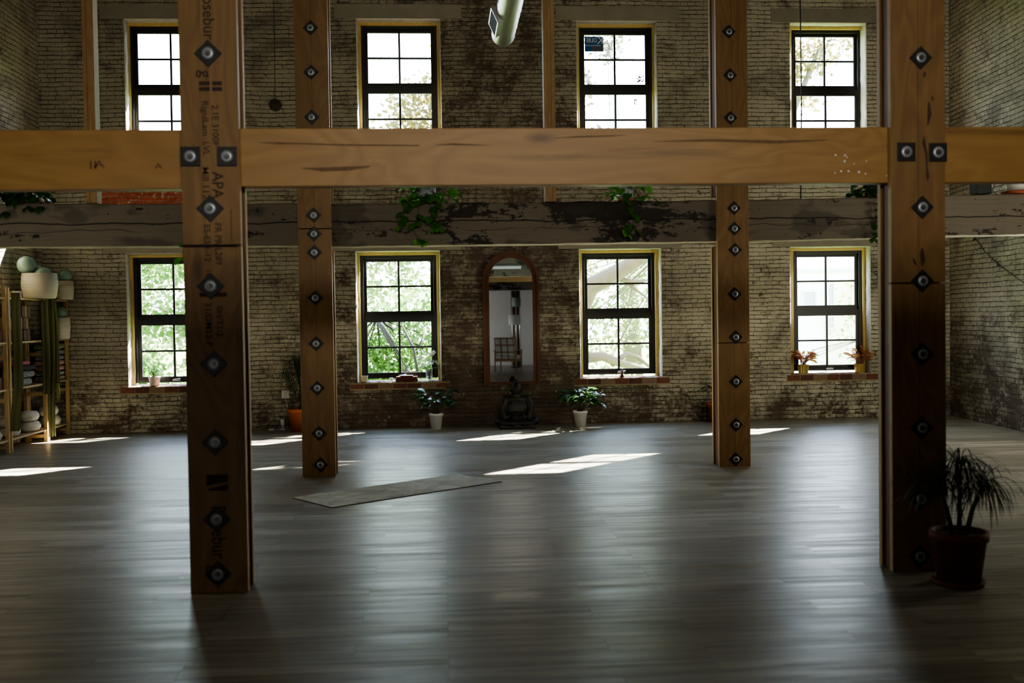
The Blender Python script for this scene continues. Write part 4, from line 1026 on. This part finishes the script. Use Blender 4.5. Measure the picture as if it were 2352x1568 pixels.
# folded blankets
def cloth(name, *cols, sc=26.):
    t = NT(name); v = t.coord(); n1 = t.noise(t.mapv(v, (1, 1, 2.2)), sc, 3, .6, 1.5); st = [(i/len(cols), c) for i, c in enumerate(cols)]
    return t.pbr(t.ramp(t.rng(n1, .3, .7), *st, interp='CONSTANT'), .95)
NAVY, WHT, PNK, GRN, GRY, CRM = (.02, .03, .08), (.55, .53, .5), (.50, .13, .20), (.16, .30, .08), (.16, .16, .17), (.45, .42, .33)
def blanket(label, y, z, h, w, mat, x=None, seed=0, d=.25):
    rr = random.Random(seed); bm = BM(); n = 14
    prof = []
    for k in range(n):
        a = 2*PI*k/n; prof.append((math.copysign(abs(math.cos(a))**.35, math.cos(a))*d/2, h/2+math.copysign(abs(math.sin(a))**.6, math.sin(a))*h/2))
    prev = None; m = 9
    for i in range(m+1):
        yy = -w/2+w*i/m; e = 1-.12*(abs(i/m-.5)*2)**4
        row = [bm.verts.new((px*e+rr.uniform(-.004, .004), yy+rr.uniform(-.004, .004), h/2+(pz-h/2)*(e-rr.uniform(0, .06)))) for px, pz in prof]
        if prev:
            for k in range(n): f = bm.faces.new((prev[k], prev[(k+1) % n], row[(k+1) % n], row[k])); f.smooth = True
        else: bm.faces.new(row)
        prev = row
    bm.faces.new(prev[::-1])
    # the open fold lines
    o = finish(bm, 'folded_blanket', mat, None, loc=(SX-.14 if x is None else x, y, z)); return tag(o, label, 'blanket', 'folded blankets on the racks')
yc3 = (u3[0]+u3[1])/2+.06; z = LV[1]+.001; w3 = .52
st3 = [('white blanket with a navy pattern at the bottom of the colourful stack', (NAVY, WHT, NAVY), .07), ('pale blue and white patterned blanket second from the bottom of the colourful stack', ((.10, .18, .32), WHT), .06), ('pink and white patterned blanket third from the bottom of the colourful stack', (PNK, WHT, PNK, WHT), .075),
       ('coral blanket with white marks in the middle of the colourful stack', (WHT, (.5, .16, .14), WHT), .07), ('white blanket with dark flecks above the coral one in the colourful stack', (WHT, NAVY, WHT, GRY), .065), ('navy patterned blanket second from the top of the colourful stack', (NAVY, (.05, .10, .16), WHT, NAVY), .075), ('green and cream patterned blanket on top of the colourful stack', (GRN, CRM, GRN, (.05, .12, .04)), .08)]
hs = sum(q[2] for q in st3); kz = min(1., (LV[2]-.05-z)/hs)
for i, (lab, cols, h) in enumerate(st3):
    blanket(lab, yc3, z, h*kz, w3-.02*(i % 3), cloth('woven_cloth_%d' % i, *cols), seed=i); z += h*kz+.003
yc2 = (u2[0]+u2[1])/2; z = LV[1]+.001
for i, (lab, cols, h) in enumerate((('grey knitted throw at the bottom of the stack on the middle rack', (GRY, (.30, .29, .30), GRY), .10), ('second grey knitted throw up from the middle rack\'s shelf', ((.1, .1, .11), (.34, .33, .34)), .09), ('near-black blanket between grey throws and pink blanket', ((.02, .02, .025), (.05, .05, .06)), .07), ('dusky pink blanket on top of the stack on the middle rack', (PNK, (.34, .08, .13)), .05))):
    blanket(lab, yc2+(-.10, .02, .05, -.08)[i], z, h, (.5, .48, .5, .36)[i], cloth('throw_%d' % i, *cols, sc=40), seed=20+i); z += h+.003
# floor cushions on the lowest shelves
M['linen'] = plain('cream_linen', (.50, .48, .40), .9, 0, .08, 30, .15)
def cushion(label, y, z, r, h, x=None):
    bm = BM(); lathe(bm, [(0, 0), (r*.55, .002), (r*.86, h*.12), (r, h*.42), (r*.985, h*.62), (r*.80, h*.92), (r*.4, h), (r*.05, h*.985), (0, h*.98)], n=36, wob=lambda k, z: .018*math.sin(k*2.6))
    for v in bm.verts: v.co.x *= .62
    o = finish(bm, 'floor_cushion', M['linen'], None, loc=(SX-.13 if x is None else x, y, z)); return tag(o, label, 'cushion', 'cream cushions on the bottom shelves')
zc = LV[0]+.001
cushion('cream cushion lying on the bottom shelf of the middle rack, under another', u2[1]-.30, zc, .205, .135)
cushion('cream cushion stacked on another in the middle rack, top of the right-hand pair', u2[1]-.33, zc+.136, .195, .135)
cushion('cream cushion low at the near end of the middle rack\'s bottom shelf', u2[0]+.245, zc, .19, .125)
cushion('cream cushion upper of the pair at the near end of the middle rack', u2[0]+.25, zc+.126, .185, .125)
cushion('cream cushion on the bottom shelf of the rack next to the window wall', u3[0]+.40, zc, .21, .14)
cushion('pleated cream cushion on top of another in the rack next to the window wall', u3[0]+.34, zc+.141, .19, .14)
cushion('cream cushion at the bottom of the rack cut by the left photo edge', u1[1]-.27, zc, .2, .13)
# olive webbing straps hung from the racks
M['olive'] = plain('olive_cotton_strap', (.11, .112, .042), .85, 0, .2, 40); M['olive_pale'] = plain('pale_olive_strap', (.24, .25, .08), .85, 0, .15, 40)
def strap(label, pts, w, mat, x=SX+.02, seed=1):
    rr = random.Random(seed); P = [at(a, b, X=x) for a, b in pts]; bm = BM(); prev = None
    Q = []
    for A, B in zip(P, P[1:]):
        for k in range(6): Q.append(A.lerp(B, k/6))
    Q.append(P[-1])
    for i, p in enumerate(Q):
        ph = i*.5+seed; row = []
        for k in range(7):
            u = k/6-.5; row.append((p.x+.93*u*w+.004*math.sin(ph*.7), p.y+.36*u*w+.012*math.sin(u*11+ph*.3), p.z))
        vs = [bm.verts.new(r) for r in row]+[bm.verts.new((r[0]-.004, r[1], r[2])) for r in row[::-1]]
        if prev:
            n = len(vs)
            for k in range(n): f = bm.faces.new((prev[k], prev[(k+1) % n], vs[(k+1) % n], vs[k])); f.smooth = True
        else: bm.faces.new(vs)
        prev = vs
    bm.faces.new(prev[::-1])
    return tag(finish(bm, 'hanging_strap', mat, None), label, 'strap', 'olive straps hung on the racks')
strap('broad dark olive strap hanging beside the near upright of the middle rack', [(35, 672), (37, 720), (41, 800), (42, 880), (38, 950), (36, 990)], .105, M['olive'], x=SX+.07, seed=2)
strap('pale olive strap end folded over the rack top beside the tray', [(88, 664), (93, 675), (97, 690)], .07, M['olive_pale'], x=SX+.055, seed=3)
strap('broad olive strap hanging between the middle rack and the last rack, left of its bundle', [(99, 672), (103, 740), (106, 820), (108, 905)], .09, M['olive'], x=SX+.06, seed=4)
strap('long dark olive strap reaching almost to the floor at the last rack\'s near upright', [(114, 668), (118, 740), (119, 850), (120, 930), (122, 1003)], .08, M['olive'], x=SX+.06, seed=5)
strap('dark olive strap hanging in front of the last rack\'s blankets, right of its bundle', [(119, 672), (127, 740), (129, 830), (133, 890)], .07, M['olive'], x=SX+.06, seed=6)
strap('short pale olive strap end dangling above the cushions of the last rack', [(133, 880), (134, 900), (135, 915), (134, 922)], .035, M['olive_pale'], x=SX+.12, seed=7)

# ================================================================== SEEN ONLY IN THE MIRROR
def mirrored(px, py, Z=None, Y=None):       # the place behind us that the glass shows at a photo pixel
    ym = MY+.016
    p = at(px, py, Z=Z) if Z is not None else at(px, py, Y=2*ym-Y)
    return Vector((p.x, 2*ym-p.y, p.z))
M['teak'] = wood_material('chair_wood', (.16, .08, .03), (.34, .19, .08), (.42, .26, .12), 'z', .45, 8, .15)
q = mirrored(1168, 853, Z=0); CH = thing('armchair', 'wooden armchair with gridded back and pale cushions, seen in the arched mirror', 'chair', (q.x, q.y, 0), .32)
w, d = .31, .32
for sx_ in (-1, 1):
    for sy_ in (-1, 1):
        bm = BM(); tube(bm, [(sx_*w, sy_*d, 0), (sx_*w, sy_*d*.95, .60 if sy_ < 0 else .62)], [.016, .022], 10); finish(bm, 'leg', M['teak'], CH)
    bm = BM(); box(bm, sx_*w-.03, sx_*w+.03, -d-.03, d+.06, .60, .625); bevel(finish(bm, 'armrest', M['teak'], CH), .008)
bm = BM(); box(bm, -w, w, -d, d-.02, .30, .345); finish(bm, 'seat_frame', M['teak'], CH)
bm = BM(); box(bm, -w+.02, w-.02, -d-.02, d-.10, .35, .47); bevel(finish(bm, 'seat_cushion', M['white_pot'], CH), .03, 3)
Mb = Matrix.Translation((0, d-.03, .36)) @ Matrix.Rotation(math.radians(-14), 4, 'X')
bm = BM()
for k in range(4): box(bm, -w+.02+k*.1867-.014+(.0 if k else .014), -w+.02+k*.1867+.014+(.0 if k < 3 else -.014)+.0, .0, .03, 0, .64, 0, Mb)
for k in range(4): box(bm, -w+.02, w-.02, .002, .028, k*.205, k*.205+.03, 0, Mb)
finish(bm, 'backrest', M['teak'], CH)
bm = BM(); box(bm, -w+.03, w-.03, -.13, -.004, .09, .62, 0, Mb); bevel(finish(bm, 'back_cushion', M['white_pot'], CH), .03, 3)
M['shade'] = plain('linen_lamp_shade', (.62, .62, .58), .9, 0, .05, 20); M['shade2'] = plain('grey_lamp_shade', (.30, .34, .33), .9, 0, .05, 20)
def drum_lamp(label, px, pt, pb, pl, pr, Y, sm):
    a, b = mirrored(pl, (pt+pb)/2, Y=Y), mirrored(pr, (pt+pb)/2, Y=Y); r = abs(b.x-a.x)/2; z1, z0 = mirrored(px, pt, Y=Y).z, mirrored(px, pb, Y=Y).z
    t = thing('floor_lamp', label, 'lamp', ((a.x+b.x)/2, Y, 0))
    bm = BM(); lathe(bm, [(0, 0), (.13, 0), (.13, .02), (.02, .03), (0, .03)]); finish(bm, 'base', M['black'], t)
    bm = BM(); tube(bm, [(0, 0, .03), (0, 0, z0+.1)], .012, 10); finish(bm, 'pole', M['teak'], t)
    bm = BM(); lathe(bm, [(r, z0), (r, z1), (r-.004, z1), (r-.004, z0), (r, z0)], n=36); finish(bm, 'lamp_shade', sm, t)
drum_lamp('white drum-shaded floor lamp, the lower of two reflected in the mirror', 1181, 723, 746, 1168, 1195, -1.5, M['shade'])
drum_lamp('grey drum-shaded floor lamp, the taller of two reflected in the mirror', 1186, 683, 704, 1176, 1196, -2.2, M['shade2'])
a, b = mirrored(1175, 760, Y=-2.8), mirrored(1196, 760, Y=-2.8)
t = thing('pipe_column', 'dark column of upright pipes behind the lamps in the mirror', 'pipes', ((a.x+b.x)/2, -2.9, 0))
bm = BM(); box(bm, a.x, b.x, -2.92, -2.86, 0, 2.40); finish(bm, 'backboard', M['core'], t, world=True)
for k in range(5):
    x = a.x+(b.x-a.x)*(k+.5)/5; bm = BM(); tube(bm, [(x, -2.80, 0), (x, -2.80, 2.40)], .022, 10); finish(bm, 'pipe', M['black'] if k % 2 else M['steel'], t, world=True)
bm = BM()
for k in range(33):
    a_ = 2*PI*k/32
lathe(bm, [(0, 0), (.5, 0), (.5, .03), (0, .03)], n=40)
for v in bm.verts: v.co = Vector((-v.co.z, v.co.y*.9, v.co.x*1.3))
tag(finish(bm, 'wall_hanging', M['black'], None, loc=(3.015, -1.5, 1.45)), 'dark oval hanging on the pale partition, edge-on in the mirror', 'wall hanging')
y_ = oy1+.02; a, b = mirrored(1131, 615, Y=y_), mirrored(1197, 615, Y=y_); z_ = (mirrored(1160, 610, Y=y_).z+mirrored(1160, 619, Y=y_).z)/2
t = thing('hanging_batten_light', 'white batten light on the back of the old beam, reflected in the mirror', 'light', ((a.x+b.x)/2, oy1, z_)); hw = abs(b.x-a.x)/2
bm = BM(); box(bm, -hw, hw, .002, .03, -.03, .03); finish(bm, 'housing', M['white_plastic'], t)
bm = BM(); box(bm, -hw+.01, hw-.01, .031, .05, -.025, .025); bevel(finish(bm, 'diffuser', M['white_ink'], t), .01)

# ================================================================== OUTSIDE
M['grass'] = plain('sunny_lawn', (.16, .24, .06), .9, 0, .3, 2)
bm = BM(); box(bm, -60, 70, YW+.5, 110, -1.3, -1.0); struct(bm, 'ground', M['grass'])
M['bark'] = plain('grey_bark', (.10, .085, .062), .9, 0, .35, 6, .5); M['bark_dark'] = plain('dark_bark', (.008, .007, .005), .9, 0, .3, 8, .4)
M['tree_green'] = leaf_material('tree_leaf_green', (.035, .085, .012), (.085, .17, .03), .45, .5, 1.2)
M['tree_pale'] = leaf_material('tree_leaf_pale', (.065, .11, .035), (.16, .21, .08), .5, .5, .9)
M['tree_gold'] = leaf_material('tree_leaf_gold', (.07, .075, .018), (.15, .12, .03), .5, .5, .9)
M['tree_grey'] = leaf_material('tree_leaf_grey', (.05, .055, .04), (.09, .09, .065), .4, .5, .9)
def tree(label, trunk, blobs, n, size, lm, seed, bark='bark', limbs=()):
    """trunk: list of (point, radius); blobs: list of (centre, radii); leaves are small blades scattered through the blobs"""
    rr = random.Random(seed); base = Vector(trunk[0][0])
    t = thing('tree', label, 'tree', base, group='trees outside the windows')
    bm = BM(); tube(bm, [p for p, r in trunk], [r for p, r in trunk], 10)
    for lb in limbs: tube(bm, [p for p, r in lb], [r for p, r in lb], 7)
    tw = Vector(trunk[-1][0])
    for c, r in blobs:
        for k in range(5):
            e = Vector(c)+Vector((rr.gauss(0, .4)*r[0], rr.gauss(0, .4)*r[1], rr.gauss(0, .4)*r[2])); m_ = tw.lerp(e, .5)+Vector((rr.uniform(-.2, .2), 0, rr.uniform(-.1, .25)))
            tube(bm, [tw, m_, e], [.016, .011, .005], 5)
    finish(bm, 'trunk', M[bark], t, world=True)
    vol = [r[0]*r[1]*r[2] for c, r in blobs]; tot = sum(vol); V_ = []; F_ = []; off = base
    for (c, r), v in zip(blobs, vol):
        ncl = max(6, int(n*v/tot/14))
        for j in range(ncl):
            while True:
                g = Vector((rr.uniform(-1, 1), rr.uniform(-1, 1), rr.uniform(-1, 1)))
                if g.length < 1: break
            cc = Vector(c)+Vector((g.x*r[0], g.y*r[1], g.z*r[2]))
            for k in range(14):
                p = cc+Vector((rr.gauss(0, .17), rr.gauss(0, .17), rr.gauss(0, .13)))-off
                d = Vector((rr.gauss(0, 1), rr.gauss(0, 1), rr.gauss(-.4, .7))).normalized(); s = d.cross(Vector((rr.gauss(0, 1), rr.gauss(0, 1), rr.gauss(0, 1)))).normalized()
                L = size*rr.uniform(.6, 1.35); W = L*.30; i0 = len(V_)
                V_ += [p, p+d*L*.45+s*W, p+d*L, p+d*L*.45-s*W]; F_.append((i0, i0+1, i0+2, i0+3))
    me = bpy.data.meshes.new('crown'); me.from_pydata(V_, [], F_); me.update(); me.materials.append(lm)
    o = bpy.data.objects.new('crown', me); C.objects.link(o); o.parent = t; o['kind'] = 'stuff'
    return t
A = lambda px, py, Y: tuple(at(px, py, Y=Y))
g_ = -1.0
tree('dense green tree close outside the second lower window', [((-2.6, 20.5, g_), .10), (A(940, 850, 19.8), .07), (A(895, 780, 20), .06), (A(865, 730, 20.2), .05)], [((-2.3, 21.5, .8), (1.9, 1.3, 1.3)), ((-.3, 21.6, .9), (1.6, 1.2, 1.3)), ((-.9, 21, -.1), (2.2, .9, .9))], 12000, .12, M['tree_green'], 1, 'bark_dark',
     limbs=[[(A(960, 860, 19.7), .03), (A(950, 800, 19.7), .026), (A(925, 750, 19.8), .02)], [(A(958, 810, 19.7), .02), (A(975, 760, 19.8), .012)]])
tree('pale leafy tree outside the first lower window', [((-7.3, 21.5, g_), .12), ((-7.2, 21.6, 1.0), .09), ((-7.0, 21.8, 2.2), .06)], [((-6.6, 22, 2.9), (1.5, 1., .55)), ((-6.3, 22.5, 1.7), (1.5, .9, .5)), ((-6.9, 21.6, .1), (1.6, 1., .9))], 4600, .16, M['tree_green'], 2)
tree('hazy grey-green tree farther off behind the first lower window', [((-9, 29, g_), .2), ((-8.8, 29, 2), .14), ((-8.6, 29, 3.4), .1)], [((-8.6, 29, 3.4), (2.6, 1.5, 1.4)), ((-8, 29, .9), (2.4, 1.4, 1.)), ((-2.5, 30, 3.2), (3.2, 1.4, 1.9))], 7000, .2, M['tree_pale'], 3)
tree('old tree with a thick leaning trunk across the third lower window', [((1.6, 19.4, g_), .24), (A(1300, 775, 19.2), .22), (A(1352, 660, 19), .19), (A(1410, 630, 18.9), .165), (A(1465, 596, 18.8), .13), (A(1560, 545, 18.7), .08)],
     [((2.2, 22.5, 2.4), (1.5, .9, .9)), ((3.6, 22.5, 1.4), (1.5, .8, 1.1)), ((4.4, 22.5, 3.0), (1.2, .8, .8)), ((3.2, 21.8, -.1), (1.7, .8, .5))], 4800, .13, M['tree_pale'], 4,
     limbs=[[(A(1352, 822, 18.9), .10), (A(1385, 818, 19), .09), (A(1420, 832, 19.1), .08), (A(1490, 850, 19.2), .05)], [(A(1405, 836, 19.1), .07), (A(1440, 812, 19.2), .045), (A(1465, 820, 19.3), .04), (A(1500, 848, 19.4), .03)], [(A(1420, 640, 18.9), .05), (A(1460, 648, 19), .04), (A(1500, 640, 19.1), .03)], [(A(1440, 650, 19), .03), (A(1470, 672, 19.1), .025), (A(1495, 690, 19.2), .016)], [(A(1455, 650, 19), .018), (A(1445, 690, 19.1), .012), (A(1430, 710, 19.1), .008)]])
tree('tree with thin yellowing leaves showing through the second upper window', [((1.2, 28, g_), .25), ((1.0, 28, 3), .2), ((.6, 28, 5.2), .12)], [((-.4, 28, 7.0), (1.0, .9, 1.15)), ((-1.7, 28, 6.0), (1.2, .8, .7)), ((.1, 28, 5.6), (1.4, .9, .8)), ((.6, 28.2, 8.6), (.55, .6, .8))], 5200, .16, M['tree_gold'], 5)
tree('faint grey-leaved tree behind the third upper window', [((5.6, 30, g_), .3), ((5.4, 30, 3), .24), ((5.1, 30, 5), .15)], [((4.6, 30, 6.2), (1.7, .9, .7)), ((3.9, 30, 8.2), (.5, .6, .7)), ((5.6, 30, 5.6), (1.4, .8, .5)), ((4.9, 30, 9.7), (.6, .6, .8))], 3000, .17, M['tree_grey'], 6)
tree('golden-leaved tree in the top of the fourth upper window', [((8.1, 25, g_), .2), ((8.2, 25, 4), .16), ((8.6, 25, 6.4), .09), ((9.4, 25, 8.2), .04)], [((9.0, 25, 7.9), (.7, .7, .6)), ((10.0, 25, 8.3), (.5, .6, .4)), ((9.0, 25, 6.9), (.4, .6, .3))], 1000, .15, M['tree_gold'], 7)
tree('thin bushes before the pale house beyond the fourth lower window', [((11.6, 27, g_), .1), ((11.5, 27, 0), .08), ((11.4, 27, .9), .05)], [((11.2, 27, 1.5), (.8, .5, 1.3)), ((9.4, 27.5, -.3), (1.2, .5, .6))], 800, .13, M['tree_pale'], 8)
tree('tall tree whose crown dapples the sunlight falling through the windows', [((18, 26, g_), .4), ((17.6, 26, 5), .32), ((16, 25.5, 8.2), .18)], [((9.6, 23.3, 9.9), (1.9, .5, .8)), ((6.2, 23.3, 9.9), (1.9, .5, .85)), ((2.6, 23.3, 9.9), (2., .5, .8)), ((10.9, 23.3, 13.5), (.8, .35, .6))], 1700, .34, M['tree_green'], 9)
# neighbouring pale house
t = thing('house', 'pale rendered house across the yard beyond the fourth lower window', 'house', (12, 34, g_))
M['render'] = plain('pale_render', (.92, .92, .90), .9, 0, .05, 2); M['tan'] = plain('tan_boarding', (.85, .74, .62), .9, 0, .08, 3); M['dark_glass'] = plain('house_window_glass', (.36, .40, .44), .3)
zt = at(1880, 623, Y=34).z; xt = xat(1912, 700, 33.9)
bm = BM(); box(bm, xat(1700, 700, 34), xt+2.5, 34, 40, g_, zt); finish(bm, 'wall', M['render'], t, world=True)
bm = BM(); box(bm, xat(1700, 700, 34)-.1, xt+2.6, 33.9, 40.1, zt, zt+.12); finish(bm, 'roof', M['white_wall'], t, world=True)
bm = BM(); box(bm, xat(1897, 700, 34), xt+2.4, 33.9, 33.99, g_, zt-.3); finish(bm, 'bay', M['tan'], t, world=True)
for x0, x1, y0, y1, yy in ((1846, 1872, 671, 703, 33.97), (1903, 1914, 652, 700, 33.87), (1903, 1914, 728, 752, 33.87)):
    a, b = at(x0, y0, Y=yy), at(x1, y1, Y=yy)
    bm = BM(); ring(bm, a.x-.08, b.x+.08, b.z-.08, a.z+.08, .08, .08, .08, .08, yy-.03, yy+.02); f = finish(bm, 'window_surround', M['white_wall'], t, world=True)
    bm = BM(); box(bm, a.x, b.x, yy, yy+.01, b.z, a.z); finish(bm, 'pane', M['dark_glass'], f, world=True)

# ================================================================== LIGHT
SKY, SUN, REAR, UNDER, SIDE = 12.0, 110.0, 250.0, 75.0, 62.0
w = bpy.data.worlds.new('sky'); sc.world = w; w.use_nodes = True; nt = w.node_tree; nt.nodes.clear()
o = nt.nodes.new('ShaderNodeOutputWorld'); bg = nt.nodes.new('ShaderNodeBackground'); nt.links.new(bg.outputs[0], o.inputs[0])
tc = nt.nodes.new('ShaderNodeTexCoord'); sp = nt.nodes.new('ShaderNodeSeparateXYZ'); nt.links.new(tc.outputs['Generated'], sp.inputs[0])
cr = nt.nodes.new('ShaderNodeValToRGB'); nt.links.new(sp.outputs[2], cr.inputs[0])
cr.color_ramp.elements[0].position = 0; cr.color_ramp.elements[0].color = (.82, .91, 1, 1); cr.color_ramp.elements[1].position = .8; cr.color_ramp.elements[1].color = (.50, .68, 1, 1)
nt.links.new(cr.outputs[0], bg.inputs[0]); bg.inputs[1].default_value = SKY
def lamp(name, typ, energy, loc, direction, color=(1, 1, 1), **k):
    l = bpy.data.lights.new(name, typ); l.energy = energy; l.color = color
    for a_, b_ in k.items(): setattr(l, a_, b_)
    ob = bpy.data.objects.new(name, l); C.objects.link(ob); ob.location = loc; ob.rotation_euler = Vector(direction).to_track_quat('-Z', 'Y').to_euler(); return ob
lamp('sun', 'SUN', SUN, (20, 30, 25), (-5.06, -4.96, -5.72), (1., .93, .82), angle=math.radians(.53))
for i, (xl, xr, zb, zt_, upper) in enumerate(WIN):
    p = lamp('window_portal', 'AREA', 1, ((xl+xr)/2, FY+.11, (zb+zt_)/2), (0, -1, 0), shape='RECTANGLE', size=xr-xl, size_y=zt_-zb); p.data.cycles.is_portal = True
# daylight from the upper windows of the wall behind the gallery
lamp('rear_upper_windows', 'AREA', REAR, (1.2, -3.5, 4.5), (0, 1, -.16), (1., .95, .82), shape='RECTANGLE', size=5.0, size_y=.6)
# added fill lamp, no window there, brightening the room under the gallery
lamp('rear_room_fill', 'AREA', UNDER, (-4.5, -1.2, 1.3), (1, -.7, .0), (1., .96, .92), shape='RECTANGLE', size=1.2, size_y=1.9, spread=math.radians(115))

# unseen fill lamps added by the side walls to brighten the far half
lamp('side_fill_right', 'AREA', SIDE, (xr_at(7.6)-.05, 8.2, 1.9), (-1, .3, 0), (1., .96, .80), shape='RECTANGLE', size=2.2, size_y=2.0)
lamp('side_fill_right', 'AREA', SIDE, (xr_at(10.9)-.05, 11.1, 1.9), (-.8, .6, 0), (1., .96, .78), shape='RECTANGLE', size=1.6, size_y=1.8)
lamp('side_fill_left', 'AREA', SIDE*.55, (XL+.05, 8.2, 1.9), (1, .3, 0), (1., .96, .80), shape='RECTANGLE', size=2.2, size_y=2.0)

sc.view_settings.view_transform = 'AgX'; sc.view_settings.look = 'AgX - Medium High Contrast'
sc.view_settings.exposure = 0.42; sc.view_settings.gamma = 1.0

cy = sc.cycles
cy.max_bounces = 7; cy.diffuse_bounces = 3; cy.glossy_bounces = 4; cy.transmission_bounces = 4; cy.transparent_max_bounces = 10
cy.caustics_reflective = False; cy.caustics_refractive = False; cy.sample_clamp_indirect = 6.0; cy.sample_clamp_direct = 0
cy.use_denoising = True; cy.use_adaptive_sampling = True; cy.adaptive_threshold = .035
try: cy.denoiser = 'OPENIMAGEDENOISE'; cy.denoising_input_passes = 'RGB_ALBEDO_NORMAL'
except Exception: pass
cy.blur_glossy = .5

for o in bpy.data.objects:
    if 'label' in o and len(o['label'].split()) > 16: print('LONG', o.name, o['label'])
